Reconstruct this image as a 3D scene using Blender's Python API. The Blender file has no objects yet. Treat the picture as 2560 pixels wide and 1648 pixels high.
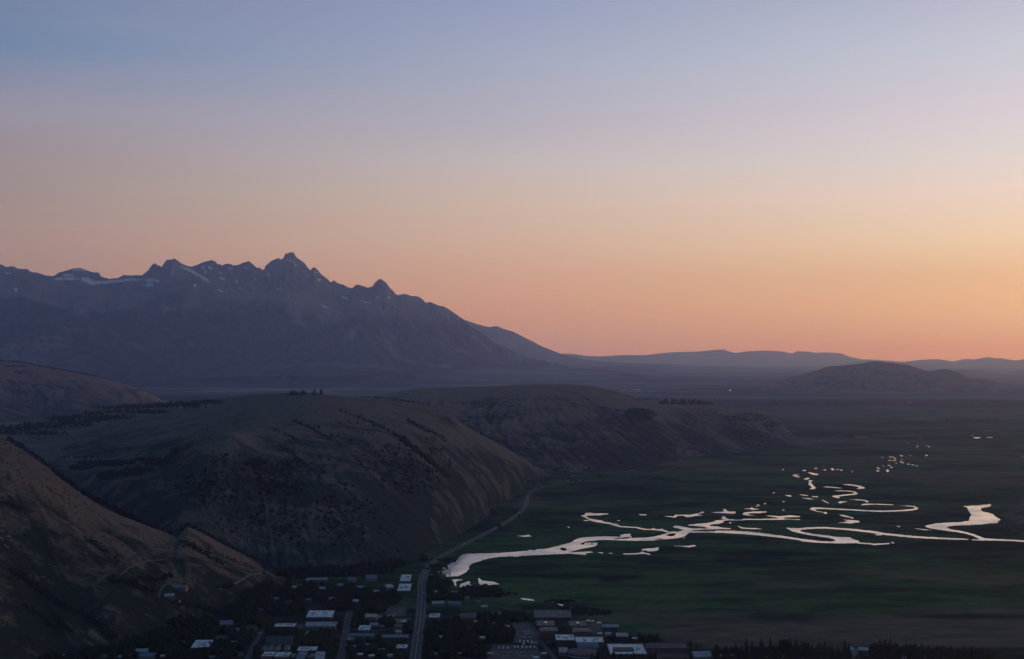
import bpy, bmesh, math, random
import numpy as np
from mathutils import Vector, Matrix
from mathutils.bvhtree import BVHTree

random.seed(7)
RNG = np.random.default_rng(11)
S = bpy.context.scene
COL = S.collection

# ------------------------------------------------------------------ camera model
F, CX, CY, YH, H = 3160.0, 1280.0, 824.0, 885.0, 480.0   # focal length and eye level in photo pixels, eye height in metres
cam = bpy.data.cameras.new("camera")
cam.sensor_fit = 'HORIZONTAL'; cam.sensor_width = 36.0
cam.lens = 36.0 * F / 2560.0
cam.shift_y = (YH - CY) / 2560.0
cam.clip_start = 1.0; cam.clip_end = 300000.0
camo = bpy.data.objects.new("camera", cam); COL.objects.link(camo)
camo.location = (0, 0, H); camo.rotation_euler = (math.radians(90), 0, 0)
S.camera = camo

def gpt(u, v, z=0.0):
    """point of the level plane at height z seen at (u, v)"""
    y = F * (H - z) / (v - YH)
    return Vector(((u - CX) / F * y, y, z))

def smooth01(x):
    x = np.clip(x, 0, 1); return x * x * (3 - 2 * x)

# ------------------------------------------------------------------ noise
_perm = RNG.permutation(4096)
_grad = RNG.uniform(0, 2 * np.pi, 4096)
def pnoise(x, y, seed=0):
    xi = np.floor(x).astype(np.int64); yi = np.floor(y).astype(np.int64)
    xf = x - xi; yf = y - yi
    def g(ix, iy, dx, dy):
        h = _perm[(ix * 1619 + seed * 131 + _perm[(iy * 3137 + seed * 17) % 4096]) % 4096]
        a = _grad[h]; return np.cos(a) * dx + np.sin(a) * dy
    u = xf * xf * xf * (xf * (xf * 6 - 15) + 10); w = yf * yf * yf * (yf * (yf * 6 - 15) + 10)
    a = g(xi, yi, xf, yf); b = g(xi + 1, yi, xf - 1, yf)
    c = g(xi, yi + 1, xf, yf - 1); d = g(xi + 1, yi + 1, xf - 1, yf - 1)
    return (a + u * (b - a)) * (1 - w) + (c + u * (d - c)) * w
def fbm(x, y, octv=5, seed=0, gain=0.5):
    t = 0; a = 1.0; s = 0
    for k in range(octv):
        t = t + a * pnoise(x * 2 ** k + 37.1 * k, y * 2 ** k - 11.7 * k, seed + k); s += a; a *= gain
    return t / s * 1.6

def gauss(a, sig, axis):
    if sig <= 0: return a
    r = int(3 * sig + 1); k = np.exp(-0.5 * (np.arange(-r, r + 1) / sig) ** 2); k /= k.sum()
    p = [(0, 0)] * a.ndim; p[axis] = (r, r)
    ap = np.pad(a, p, mode='edge')
    return np.apply_along_axis(lambda m: np.convolve(m, k, mode='valid'), axis, ap)

# ------------------------------------------------------------------ node helpers
def new_mat(name):
    m = bpy.data.materials.new(name); m.use_nodes = True
    nt = m.node_tree; b = nt.nodes["Principled BSDF"]
    return m, nt, b
def N(nt, typ, **kw):
    n = nt.nodes.new(typ)
    for k, v in kw.items():
        if k.startswith('_'): setattr(n, k[1:], v)
        else: n.inputs[k].default_value = v
    return n
def noise(nt, scale, detail=4, rough=0.55, vec=None, dist=0.0):
    n = N(nt, "ShaderNodeTexNoise", Scale=scale, Detail=detail, Roughness=rough, Distortion=dist)
    nt.links.new(vec if vec is not None else pos_node(nt), n.inputs["Vector"])
    return n.outputs["Fac"]
def pos_node(nt):
    n = nt.nodes.get("POS")
    if n is None:
        n = nt.nodes.new("ShaderNodeNewGeometry"); n.name = "POS"
    return n.outputs["Position"]
def obj_vec(nt):
    n = nt.nodes.get("OBJ")
    if n is None:
        n = nt.nodes.new("ShaderNodeTexCoord"); n.name = "OBJ"
    return n.outputs["Object"]
def attr(nt, name):
    n = N(nt, "ShaderNodeAttribute", _attribute_name=name); return n.outputs["Fac"]
def mrange(nt, val, a, b, c=0.0, d=1.0, smooth=True):
    n = N(nt, "ShaderNodeMapRange"); n.interpolation_type = 'SMOOTHSTEP' if smooth else 'LINEAR'
    for k, x in (("From Min", a), ("From Max", b), ("To Min", c), ("To Max", d)): n.inputs[k].default_value = x
    nt.links.new(val, n.inputs["Value"]); return n.outputs["Result"]
def math_(nt, op, a, b=None, c=None):
    n = N(nt, "ShaderNodeMath", _operation=op)
    for i, x in enumerate((a, b, c)):
        if x is None: continue
        if isinstance(x, (int, float)): n.inputs[i].default_value = x
        else: nt.links.new(x, n.inputs[i])
    return n.outputs[0]
def mix(nt, fac, a, b):
    n = N(nt, "ShaderNodeMix", _data_type='RGBA')
    for sock, x in (("Factor", fac), ("A", a), ("B", b)):
        ins = [i for i in n.inputs if i.name == sock and (i.type == 'RGBA' if sock != "Factor" else i.type == 'VALUE')][0]
        if isinstance(x, (int, float)): ins.default_value = x
        elif isinstance(x, tuple): ins.default_value = (*x, 1.0) if len(x) == 3 else x
        else: nt.links.new(x, ins)
    return [o for o in n.outputs if o.type == 'RGBA'][0]
def bump(nt, b, height, strength, dist):
    n = N(nt, "ShaderNodeBump", Strength=strength, Distance=dist)
    nt.links.new(height, n.inputs["Height"]); nt.links.new(n.outputs[0], b.inputs["Normal"])
def simple_mat(name, col, rough=0.7, var=0.25, scale=0.4, metal=0.0, spec=0.5):
    m, nt, b = new_mat(name)
    f = noise(nt, scale, 3, vec=obj_vec(nt))
    lo = tuple(c * (1 - var) for c in col); hi = tuple(min(1, c * (1 + var)) for c in col)
    nt.links.new(mix(nt, mrange(nt, f, 0.3, 0.7), lo, hi), b.inputs["Base Color"])
    b.inputs["Roughness"].default_value = rough; b.inputs["Metallic"].default_value = metal
    b.inputs["Specular IOR Level"].default_value = spec
    return m

# ------------------------------------------------------------------ object helpers
def tag(o, label=None, cat=None, group=None, kind=None):
    if label: o["label"] = label
    if cat: o["category"] = cat
    if group: o["group"] = group
    if kind: o["kind"] = kind
    return o
def link(name, me, parent=None, mat=None):
    o = bpy.data.objects.new(name, me); COL.objects.link(o)
    if parent is not None: o.parent = parent
    if mat is not None and len(me.materials) == 0: me.materials.append(mat)
    return o
def empty(name, loc, rz=0.0):
    o = bpy.data.objects.new(name, None); COL.objects.link(o)
    o.location = loc; o.rotation_euler = (0, 0, rz); o.empty_display_size = 1.0
    return o
def mesh_np(name, verts, faces, smooth=True, attrs=None):
    me = bpy.data.meshes.new(name)
    verts = np.asarray(verts, dtype=np.float32); faces = np.asarray(faces, dtype=np.int32)
    k = faces.shape[1]
    me.vertices.add(len(verts)); me.vertices.foreach_set("co", verts.ravel())
    me.loops.add(faces.size); me.loops.foreach_set("vertex_index", faces.ravel())
    me.polygons.add(len(faces))
    me.polygons.foreach_set("loop_start", np.arange(0, faces.size, k, dtype=np.int32))
    me.polygons.foreach_set("use_smooth", np.full(len(faces), smooth, dtype=bool))
    me.update(calc_edges=True); me.validate()
    for n, a in (attrs or {}).items():
        at = me.attributes.new(n, 'FLOAT', 'POINT'); at.data.foreach_set("value", np.asarray(a, dtype=np.float32).ravel())
    return me
def grid_faces(nr, nc):
    i = np.arange(nr * nc).reshape(nr, nc)
    return np.stack([i[:-1, :-1], i[:-1, 1:], i[1:, 1:], i[1:, :-1]], -1).reshape(-1, 4)
class MB:
    """collects shapes into one mesh"""
    def __init__(s): s.v = []; s.f = []
    def add(s, vs, fs):
        o = len(s.v); s.v += [tuple(v) for v in vs]; s.f += [tuple(i + o for i in f) for f in fs]; return s
    def box(s, x0, x1, y0, y1, z0, z1):
        return s.add([(x0, y0, z0), (x1, y0, z0), (x1, y1, z0), (x0, y1, z0), (x0, y0, z1), (x1, y0, z1), (x1, y1, z1), (x0, y1, z1)],
                     [(0, 3, 2, 1), (4, 5, 6, 7), (0, 1, 5, 4), (1, 2, 6, 5), (2, 3, 7, 6), (3, 0, 4, 7)])
    def cyl(s, c, r0, r1, h, n=8, axis='z'):
        vs = []
        for k in range(2):
            r = (r0, r1)[k]
            for i in range(n):
                a = 2 * math.pi * i / n; p = (r * math.cos(a), r * math.sin(a), k * h)
                if axis == 'x': p = (p[2], p[0], p[1])
                vs.append((c[0] + p[0], c[1] + p[1], c[2] + p[2]))
        fs = [(i, (i + 1) % n, n + (i + 1) % n, n + i) for i in range(n)] + [tuple(range(n - 1, -1, -1)), tuple(range(n, 2 * n))]
        return s.add(vs, fs)
    def mesh(s, name, smooth=False):
        me = bpy.data.meshes.new(name); me.from_pydata(s.v, [], s.f); me.validate(); me.update()
        if smooth:
            for p in me.polygons: p.use_smooth = True
        return me
    def build(s, name, mat, parent=None, smooth=False):
        return link(name, s.mesh(name, smooth), parent, mat)
# ================================================================== terrain
TERR = []          # (object, BVH) used to stand things on the ground

def flow_carve(X, Y, Z, mask, depth, passes=4, p=0.6, smooth=0.6):
    """lets rain run off the surface and cuts the gullies it collects in"""
    nr, nc = Z.shape; n = nr * nc
    flow = np.zeros_like(Z)
    sh = [(-1, -1), (-1, 0), (-1, 1), (0, -1), (0, 1), (1, -1), (1, 0), (1, 1)]
    idx = np.arange(n).reshape(nr, nc)
    for it in range(passes):
        best = np.zeros_like(Z); rec = idx.copy()
        for di, dj in sh:
            r0, r1 = max(0, -di), nr - max(0, di); c0, c1 = max(0, -dj), nc - max(0, dj)
            a = (slice(r0, r1), slice(c0, c1)); b = (slice(r0 + di, r1 + di), slice(c0 + dj, c1 + dj))
            d = np.sqrt((X[a] - X[b]) ** 2 + (Y[a] - Y[b]) ** 2) + 1e-6
            s = (Z[a] - Z[b]) / d
            m = s > best[a]
            best[a] = np.where(m, s, best[a]); rec[a] = np.where(m, idx[b], rec[a])
        order = np.argsort(-Z.ravel()).tolist(); recl = rec.ravel().tolist(); acc = [1.0] * n
        for i in order:
            r = recl[i]
            if r != i: acc[r] += acc[i]
        A = np.array(acc).reshape(nr, nc)
        L = np.clip(np.log(A) / math.log(max(nr, 30) * 6.0), 0, 1) ** (1 / p)
        L = gauss(gauss(L, smooth, 0), smooth, 1)
        Z = Z - depth / passes * L * mask * np.clip(best * 3, 0.15, 1)
        flow = np.maximum(flow * 0.7, L)
    return Z, flow

def loft(name, keys, crest, us, nt, mat, back=600.0, noise_amp=10.0, noise_len=150.0, depth=10.0, passes=4,
         su=4.0, st=1.0, jag=0.0, jag_len=12.0, seed=1, fix_pow=2.5, zmin=-6.0, extra=None, nb=12, foot_mask=0.10, crest_noise=0.35, label=None, fsm=0.6, ridged=None):
    """a hill: each key column lists (v, distance) from its foot to its crest; the mesh runs over the crest and down the back"""
    ku = sorted(keys)
    V = []; Yk = []
    tt = np.linspace(0, 1, nt)
    for k in ku:
        a = np.array(keys[k], float)
        dv = np.abs(np.diff(a[:, 0])) / (np.ptp(a[:, 0]) + 1e-6); dy = np.abs(np.diff(a[:, 1])) / (np.ptp(a[:, 1]) + 1e-6)
        c = np.concatenate([[0], np.cumsum(dv + 0.35 * dy)]); c /= c[-1]
        V.append(np.interp(tt, c, a[:, 0])); Yk.append(np.interp(tt, c, a[:, 1]))
    V = np.array(V).T; Yk = np.array(Yk).T
    Vg = np.array([np.interp(us, ku, V[i]) for i in range(nt)]); Yg = np.array([np.interp(us, ku, Yk[i]) for i in range(nt)])
    Vg = gauss(gauss(Vg, su, 1), st, 0); Yg = gauss(gauss(Yg, su, 1), st, 0)
    Zg = H - (Vg - YH) * Yg / F
    s = (np.arange(1, nb + 1) / nb)[:, None]
    Yb = Yg[-1:] + back * s
    Zb = Zg[-1:] * (1 - smooth01(s * 0.9 + 0.1 * s)) + zmin * smooth01(s)
    # foot skirt
    Y0 = Yg[:1] - 0.01 * Yg[:1]; Z0 = np.minimum(Zg[:1] - 10.0, zmin) if extra is None else Zg[:1] - 40
    Y = np.vstack([Y0, Yg, Yb]); Z = np.vstack([Z0, Zg, Zb])
    nr = Y.shape[0]; U = np.tile(us[None, :], (nr, 1)); X = (U - CX) / F * Y
    t = np.concatenate([[0], tt, 1 - 0.9 * s[:, 0]])[:, None] * np.ones((1, len(us)))
    rows = np.arange(nr)[:, None]
    mfoot = smooth01((t - 0.0) / foot_mask)
    mk = mfoot * (crest_noise + (1 - crest_noise) * smooth01((1 - t) / 0.12))
    mk = np.where(rows > nt, mfoot * 0.6, mk)
    Z = Z + noise_amp * fbm(X / noise_len, Y / noise_len, 5, seed) * mk
    if ridged:
        R = sum((1 - np.abs(pnoise(X / (ridged[1] / 2 ** k) + 5 * k, Y / (ridged[1] / 2 ** k), seed + 20 + k)) * 2.2) * 0.5 ** k for k in range(4))
        Z = Z + ridged[0] * (R - 0.9) * mk * smooth01(t / 0.5)
    flow = np.zeros_like(Z)
    if depth > 0:
        Z, flow = flow_carve(X, Y, Z, mk, depth, passes, smooth=fsm)
    cu = np.array(crest, float); vt = np.interp(us, cu[:, 0], cu[:, 1])
    if jag > 0: vt = vt + jag * fbm(us / jag_len, us * 0 + seed * 3.3, 4, seed + 5)
    for it in range(3):
        vv = YH + F * (H - Z) / Y
        ir = np.argmin(vv, 0); vmin = vv[ir, np.arange(len(us))]
        dv = vt - vmin
        if it < 2: dv = gauss(dv, 0.7, 0)
        dist = np.abs(rows - ir[None, :]) / float(nt)
        w = np.clip(1 - dist * fix_pow, 0, 1) ** 2
        Z = Z - dv[None, :] * Y / F * w
    fac = grid_faces(nr, len(us))
    at = {"flow": flow, "rise": t, "pu": U, "pv": YH + F * (H - Z) / Y}
    if extra is not None:
        at.update(extra(U, YH + F * (H - Z) / Y, t, flow, X, Y, Z))
    me = mesh_np(name, np.stack([X, Y, Z], -1).reshape(-1, 3), fac, True, {k: v for k, v in at.items() if k not in ("pu", "pv")})
    o = link(name, me, None, mat); tag(o, label, None, None, "structure")
    TERR.append((o, BVHTree.FromPolygons([tuple(c) for c in np.stack([X, Y, Z], -1).reshape(-1, 3)], [tuple(f) for f in fac.tolist()])))
    return o

def hit(u, v):
    """where the sight line through (u, v) first meets the land"""
    d = Vector(((u - CX) / F, 1.0, -(v - YH) / F)).normalized(); o = Vector((0, 0, H))
    best = None
    for ob, b in TERR:
        p, n, i, dist = b.ray_cast(o, d)
        if p is not None and (best is None or dist < best[1]): best = (p, dist, n, ob)
    if v > YH + 15:
        g = gpt(u, v); dg = (g - o).length
        if best is None or dg < best[1]: best = (g, dg, Vector((0, 0, 1)), None)
    return best
def drop(x, y):
    z = 0.0
    for ob, b in TERR:
        p, n, i, dist = b.ray_cast(Vector((x, y, 5000)), Vector((0, 0, -1)))
        if p is not None and p.z > z: z = p.z
    return z

# ---------------------------------------------------------------- materials of the land
def hill_material(name, dry, green, dark, gully, p1=110.0, speck=0.5, bumpd=2.5, streak=28.0):
    m, nt, b = new_mat(name)
    n1 = noise(nt, 1 / p1, 5, 0.6, dist=0.4); n2 = noise(nt, 1 / 22.0, 5, 0.65); n3 = noise(nt, 1 / 7.0, 3, 0.6)
    mp = N(nt, "ShaderNodeMapping"); nt.links.new(pos_node(nt), mp.inputs["Vector"]); mp.inputs["Rotation"].default_value = (0, 0, math.radians(streak)); mp.inputs["Scale"].default_value = (0.12, 1.0, 0.12)
    ns = noise(nt, 1 / 34.0, 5, 0.62, mp.outputs[0], 0.35)
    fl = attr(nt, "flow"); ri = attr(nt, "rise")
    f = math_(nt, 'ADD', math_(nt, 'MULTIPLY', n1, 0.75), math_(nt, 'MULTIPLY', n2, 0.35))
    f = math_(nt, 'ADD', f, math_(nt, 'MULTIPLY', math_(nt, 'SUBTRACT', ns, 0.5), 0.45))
    f = math_(nt, 'ADD', f, math_(nt, 'MULTIPLY', math_(nt, 'POWER', ri, 2.5), 0.24))  # drier grass towards the crest; the paler tone also paints it as lit
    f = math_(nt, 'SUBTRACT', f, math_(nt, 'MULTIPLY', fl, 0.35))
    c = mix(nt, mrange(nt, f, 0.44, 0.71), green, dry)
    c = mix(nt, mrange(nt, fl, 0.3, 0.8, 0, 0.75), c, gully)  # gully growth, with relief shade painted into its dark tone as well
    sp = math_(nt, 'ADD', n3, math_(nt, 'MULTIPLY', n1, 0.35))
    c = mix(nt, mrange(nt, sp, 0.74, 0.84, 0, speck), c, dark)
    nt.links.new(c, b.inputs["Base Color"]); b.inputs["Roughness"].default_value = 0.95; b.inputs["Specular IOR Level"].default_value = 0.0
    bump(nt, b, math_(nt, 'ADD', n2, math_(nt, 'MULTIPLY', n3, 0.5)), 1.0, bumpd * 2.0)
    return m
M_NEAR = hill_material("dry_hill_grass", (0.165, 0.124, 0.096), (0.028, 0.037, 0.030), (0.005, 0.008, 0.006), (0.009, 0.014, 0.010), 60, 0.7, 2.0)
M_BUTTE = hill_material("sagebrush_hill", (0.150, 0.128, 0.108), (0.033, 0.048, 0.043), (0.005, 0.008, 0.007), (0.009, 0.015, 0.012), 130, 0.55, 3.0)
M_BUTTE2 = hill_material("upper_sagebrush_hill", (0.205, 0.160, 0.128), (0.026, 0.042, 0.040), (0.006, 0.009, 0.008), (0.008, 0.014, 0.013), 240, 0.4, 5.0, 20.0)
M_FARB = hill_material("far_sagebrush_hill", (0.215, 0.140, 0.108), (0.030, 0.042, 0.038), (0.012, 0.016, 0.014), (0.016, 0.022, 0.018), 190, 0.5, 5.0)

def mountain_material():
    m, nt, b = new_mat("alpine_rock_forest_snow")
    n1 = noise(nt, 1 / 900.0, 6, 0.62); n2 = noise(nt, 1 / 180.0, 5, 0.65); n3 = noise(nt, 1 / 2600.0, 3, 0.5)
    al = attr(nt, "alt"); sn = attr(nt, "snow"); fl = attr(nt, "flow")
    rock = mix(nt, n1, (0.055, 0.052, 0.058), (0.330, 0.290, 0.280))
    forest = mix(nt, mrange(nt, n2, 0.3, 0.7), (0.024, 0.032, 0.032), (0.085, 0.088, 0.082))
    talus = math_(nt, 'MULTIPLY', mrange(nt, n1, 0.50, 0.66), mrange(nt, n3, 0.40, 0.62))
    forest = mix(nt, math_(nt, 'MULTIPLY', talus, 0.9), forest, (0.24, 0.20, 0.19))
    line = math_(nt, 'ADD', al, math_(nt, 'MULTIPLY', math_(nt, 'SUBTRACT', n1, 0.5), 0.55))
    c = mix(nt, mrange(nt, line, 0.52, 0.72), forest, rock)
    s = math_(nt, 'MULTIPLY', mrange(nt, math_(nt, 'ADD', sn, math_(nt, 'MULTIPLY', math_(nt, 'SUBTRACT', n2, 0.5), 0.55)), 0.30, 0.52), 0.95)
    c = mix(nt, s, c, (0.80, 0.80, 0.83))
    nt.links.new(c, b.inputs["Base Color"]); b.inputs["Roughness"].default_value = 0.95; b.inputs["Specular IOR Level"].default_value = 0.0
    bump(nt, b, math_(nt, 'ADD', n2, math_(nt, 'MULTIPLY', n1, 1.5)), 1.0, 170.0)
    return m
M_MTN = mountain_material()
def far_material():
    m, nt, b = new_mat("distant_forest")
    n1 = noise(nt, 1 / 1500.0, 5, 0.6); n2 = noise(nt, 1 / 300.0, 4, 0.6)
    c = mix(nt, mrange(nt, n1, 0.35, 0.7), (0.075, 0.072, 0.068), (0.200, 0.165, 0.150))  # ridge colour lightened to stand in for thicker haze
    c = mix(nt, math_(nt, 'MULTIPLY', n2, 0.35), c, (0.05, 0.052, 0.05))
    nt.links.new(c, b.inputs["Base Color"]); b.inputs["Roughness"].default_value = 1.0; b.inputs["Specular IOR Level"].default_value = 0.0
    return m
M_FAR = far_material()

# ---------------------------------------------------------------- the valley floor, one sheet to the horizon
def ell(U, V, u, v, a, b, soft=0.5, warp=0.0):
    d = np.sqrt(((U - u) / a) ** 2 + ((V - v) / b) ** 2)
    if warp: d = d + warp * fbm(U / (a * 0.6), V / (b * 0.6), 4, int(u) % 50)
    return smooth01((1 + soft / 2 - d) / soft)
def ground():
    us = np.concatenate([np.linspace(-1400, -40, 40, endpoint=False), np.arange(-40, 2600, 5.0), np.linspace(2600, 4000, 41)])
    vs = np.concatenate([YH + F * H / np.geomspace(73000, 38000, 6, endpoint=False), np.arange(925, 1010, 1.5), np.arange(1010, 1300, 2.5), np.arange(1300, 1750, 4.0)])
    Y = F * H / (vs - YH); Y = np.concatenate([Y, [1500, 1000, 400, 0, -1500, -4000]])[:, None]
    U = np.tile(us[None, :], (len(Y), 1)); V = np.where(Y > 100, YH + F * H / np.maximum(Y, 100), 20000.0) * np.ones_like(U)
    X = (U - CX) / F * np.maximum(Y, 1700); Yf = Y * np.ones_like(U); Z = np.zeros_like(X)
    brown = np.zeros_like(X); dark = np.zeros_like(X); pale = np.zeros_like(X)
    # dry ground near the town and along the refuge
    wv = 1512 + 45 * fbm(U / 260, V / 60, 4, 3) + (U - 2100) * -0.02
    brown = np.maximum(brown, smooth01((V - wv) / 45) * smooth01((U - 1560) / 160))
    for u, v, a, b, s in ((1990, 1462, 130, 10, .55), (2180, 1430, 90, 9, .6), (2340, 1440, 120, 14, .6), (2500, 1450, 90, 12, .7), (1560, 1545, 120, 14, .5), (1640, 1520, 90, 8, .6),
                          (1720, 1490, 110, 7, .4), (2420, 1530, 140, 8, .5), (2310, 1530, 60, 8, .5), (1300, 1500, 80, 6, .3), (1480, 1505, 90, 6, .3),
                          (2330, 1187, 330, 10, .8), (2480, 1205, 200, 12, .6), (2080, 1110, 150, 14, .75), (2300, 1120, 170, 8, .5), (2200, 1150, 180, 8, .5), (1900, 1175, 230, 8, .45), (2450, 1140, 160, 8, .5),
                          (2250, 1017, 80, 7, .8), (2120, 1035, 120, 8, .35), (2400, 1035, 200, 7, .35), (1740, 1158, 120, 6, .5), (1330, 1255, 40, 16, .45)):
        brown = np.maximum(brown, s * ell(U, V, u, v, a, b, 0.9, 0.5))
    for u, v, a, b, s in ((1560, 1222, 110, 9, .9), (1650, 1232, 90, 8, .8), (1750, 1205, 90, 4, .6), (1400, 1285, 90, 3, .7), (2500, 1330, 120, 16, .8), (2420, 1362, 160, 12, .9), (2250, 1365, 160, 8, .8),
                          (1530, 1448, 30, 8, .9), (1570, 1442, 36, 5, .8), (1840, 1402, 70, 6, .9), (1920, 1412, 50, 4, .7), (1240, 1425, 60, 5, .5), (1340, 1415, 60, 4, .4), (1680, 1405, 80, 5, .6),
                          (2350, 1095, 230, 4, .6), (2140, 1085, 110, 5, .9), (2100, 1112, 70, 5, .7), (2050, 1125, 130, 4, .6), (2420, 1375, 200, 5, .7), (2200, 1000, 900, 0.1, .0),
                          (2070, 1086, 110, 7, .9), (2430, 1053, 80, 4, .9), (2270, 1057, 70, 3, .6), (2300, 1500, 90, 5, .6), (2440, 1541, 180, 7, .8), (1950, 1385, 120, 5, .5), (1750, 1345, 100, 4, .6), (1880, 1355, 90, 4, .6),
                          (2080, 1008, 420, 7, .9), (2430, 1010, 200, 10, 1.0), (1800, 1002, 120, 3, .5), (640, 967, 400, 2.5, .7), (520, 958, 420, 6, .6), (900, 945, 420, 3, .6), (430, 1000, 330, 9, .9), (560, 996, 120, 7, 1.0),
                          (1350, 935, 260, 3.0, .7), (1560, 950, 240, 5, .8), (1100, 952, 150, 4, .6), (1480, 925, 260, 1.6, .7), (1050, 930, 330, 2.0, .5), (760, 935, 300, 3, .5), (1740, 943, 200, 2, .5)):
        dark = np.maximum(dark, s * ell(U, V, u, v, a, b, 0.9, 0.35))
    for u, v, a, b, s in ((560, 978, 85, 3.0, .8), (700, 975, 100, 2.6, .8), (790, 982, 60, 6, .8), (900, 966, 40, 1.6, .6), (980, 971, 130, 1.6, .45), (1140, 963, 110, 2.6, .6), (1230, 963, 60, 2, .7), (545, 949, 60, 1.8, .8), (420, 955, 60, 1.6, .7),
                          (700, 947, 55, 1.5, .5), (270, 934, 130, 1.8, .35), (1005, 910, 38, 1.2, 1.2), (1095, 942, 14, 1.0, .7), (993, 943, 10, 1.0, .7), (860, 985, 40, 2, .5), (1600, 978, 45, 1.4, .9), (1560, 985, 60, 1.6, .5), (1110, 975, 60, 2, .5),
                          (80, 1056, 120, 6, .9), (1250, 952, 40, 1.2, .5), (1870, 947, 50, 1.2, .5), (2300, 1047, 40, 1.0, .6), (2420, 1066, 90, 0.9, .5), (1345, 916, 40, 1.0, .5), (2050, 1073, 40, 0.9, .6), (1990, 1120, 30, 1.5, .4),
                          (940, 981, 40, 1.5, .5), (1010, 977, 50, 1.4, .6), (860, 972, 60, 1.2, .7), (1190, 969, 50, 1.0, .6), (330, 947, 30, 1.2, .5), (600, 934, 90, 1.0, .3), (850, 925, 90, 1.0, .25), (1180, 934, 90, 1.0, .3)):
        pale = np.maximum(pale, s * ell(U, V, u, v, a, b, 0.8, 0.3))
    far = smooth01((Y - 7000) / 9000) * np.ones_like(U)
    town = np.maximum(smooth01((V - (1528 + 0.13 * np.maximum(U - 1180, 0) - 55 * smooth01((1020 - U) / 120) + 22 * fbm(U / 90, V / 50, 3, 9))) / 14) * smooth01((1800 - U) / 60), smooth01((V - 1612) / 12))
    town = town * smooth01((V - 1400) / 30)
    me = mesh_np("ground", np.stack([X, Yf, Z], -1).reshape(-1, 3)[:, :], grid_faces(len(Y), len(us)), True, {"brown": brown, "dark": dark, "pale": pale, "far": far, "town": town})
    m, nt, b = new_mat("valley_grass")
    st = N(nt, "ShaderNodeMapping"); nt.links.new(pos_node(nt), st.inputs["Vector"]); st.inputs["Scale"].default_value = (0.45, 1.0, 1.0); st.inputs["Rotation"].default_value = (0, 0, 0.15)
    sv = st.outputs[0]
    n1 = noise(nt, 1 / 260.0, 6, 0.62, sv, 0.6); n2 = noise(nt, 1 / 55.0, 5, 0.65, sv, 0.4); n3 = noise(nt, 1 / 11.0, 4, 0.65, sv); n4 = noise(nt, 1 / 1500.0, 5, 0.6, sv)
    f = math_(nt, 'ADD', math_(nt, 'MULTIPLY', n1, 0.6), math_(nt, 'MULTIPLY', n2, 0.4))
    g = mix(nt, mrange(nt, f, 0.40, 0.60), (0.005, 0.024, 0.018), (0.060, 0.112, 0.044))
    g = mix(nt, mrange(nt, n3, 0.50, 0.68, 0, 0.65), g, (0.006, 0.022, 0.016))
    g = mix(nt, mrange(nt, n4, 0.50, 0.66, 0, 0.6), g, (0.088, 0.098, 0.042))
    fa = mix(nt, mrange(nt, n4, 0.40, 0.64), (0.022, 0.042, 0.050), (0.125, 0.135, 0.130))  # far sage flats, colour raised where the haze is too thin
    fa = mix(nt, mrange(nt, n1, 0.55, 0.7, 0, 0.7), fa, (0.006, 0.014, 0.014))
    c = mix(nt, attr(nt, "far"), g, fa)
    bf = math_(nt, 'MULTIPLY', attr(nt, "brown"), mrange(nt, math_(nt, 'ADD', math_(nt, 'MULTIPLY', n2, 0.6), math_(nt, 'MULTIPLY', n3, 0.4)), 0.33, 0.6, 0.55, 1.0))
    c = mix(nt, bf, c, mix(nt, n2, (0.080, 0.060, 0.048), (0.200, 0.145, 0.112)))
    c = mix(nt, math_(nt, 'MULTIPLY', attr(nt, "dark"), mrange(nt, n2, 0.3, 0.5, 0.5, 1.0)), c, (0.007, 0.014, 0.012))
    c = mix(nt, math_(nt, 'MULTIPLY', attr(nt, "pale"), mrange(nt, math_(nt, 'ADD', math_(nt, 'MULTIPLY', n4, 0.5), math_(nt, 'MULTIPLY', n1, 0.5)), 0.36, 0.56, 0.1, 1.0)), c, (0.24, 0.20, 0.16))
    tw = mix(nt, mrange(nt, n2, 0.45, 0.6), (0.020, 0.026, 0.018), (0.045, 0.044, 0.042))
    c = mix(nt, attr(nt, "town"), c, tw)
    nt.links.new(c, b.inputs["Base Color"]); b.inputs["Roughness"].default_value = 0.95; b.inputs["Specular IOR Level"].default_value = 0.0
    bump(nt, b, math_(nt, 'ADD', n3, n2), 0.6, 1.2)
    o = link("ground", me, None, m); tag(o, None, None, None, "structure")
ground()

# ---------------------------------------------------------------- near grassy slope on the left
keysA = {-220: [(1760, 1720), (1550, 1950), (1250, 2250), (960, 2550)], -60: [(1740, 1775), (1560, 1980), (1300, 2230), (1048, 2500)],
    0: [(1720, 1816), (1560, 1990), (1320, 2230), (1092, 2500)], 110: [(1660, 1957), (1540, 2080), (1330, 2290), (1165, 2500)],
    210: [(1628, 2041), (1530, 2130), (1380, 2300), (1240, 2500)], 300: [(1605, 2106), (1530, 2160), (1400, 2320), (1288, 2520)],
    420: [(1572, 2207), (1520, 2250), (1420, 2370), (1335, 2560)], 470: [(1556, 2260), (1510, 2300), (1410, 2400), (1318, 2580)],
    560: [(1532, 2344), (1500, 2370), (1430, 2450), (1365, 2620)], 620: [(1526, 2366), (1480, 2410), (1430, 2500), (1392, 2650)],
    680: [(1506, 2442), (1470, 2480), (1440, 2560), (1422, 2680)], 715: [(1475, 2570), (1462, 2590), (1450, 2640), (1440, 2710)], 745: [(1456, 2656), (1455, 2670), (1453, 2700), (1452, 2735)]}
crestA = [(-220, 960), (-60, 1050), (0, 1092), (60, 1128), (110, 1163), (160, 1204), (210, 1240), (260, 1268), (300, 1288), (360, 1312), (420, 1334), (443, 1345), (456, 1329), (470, 1317), (500, 1330), (560, 1363), (620, 1391), (680, 1421), (715, 1440), (745, 1453)]
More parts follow.
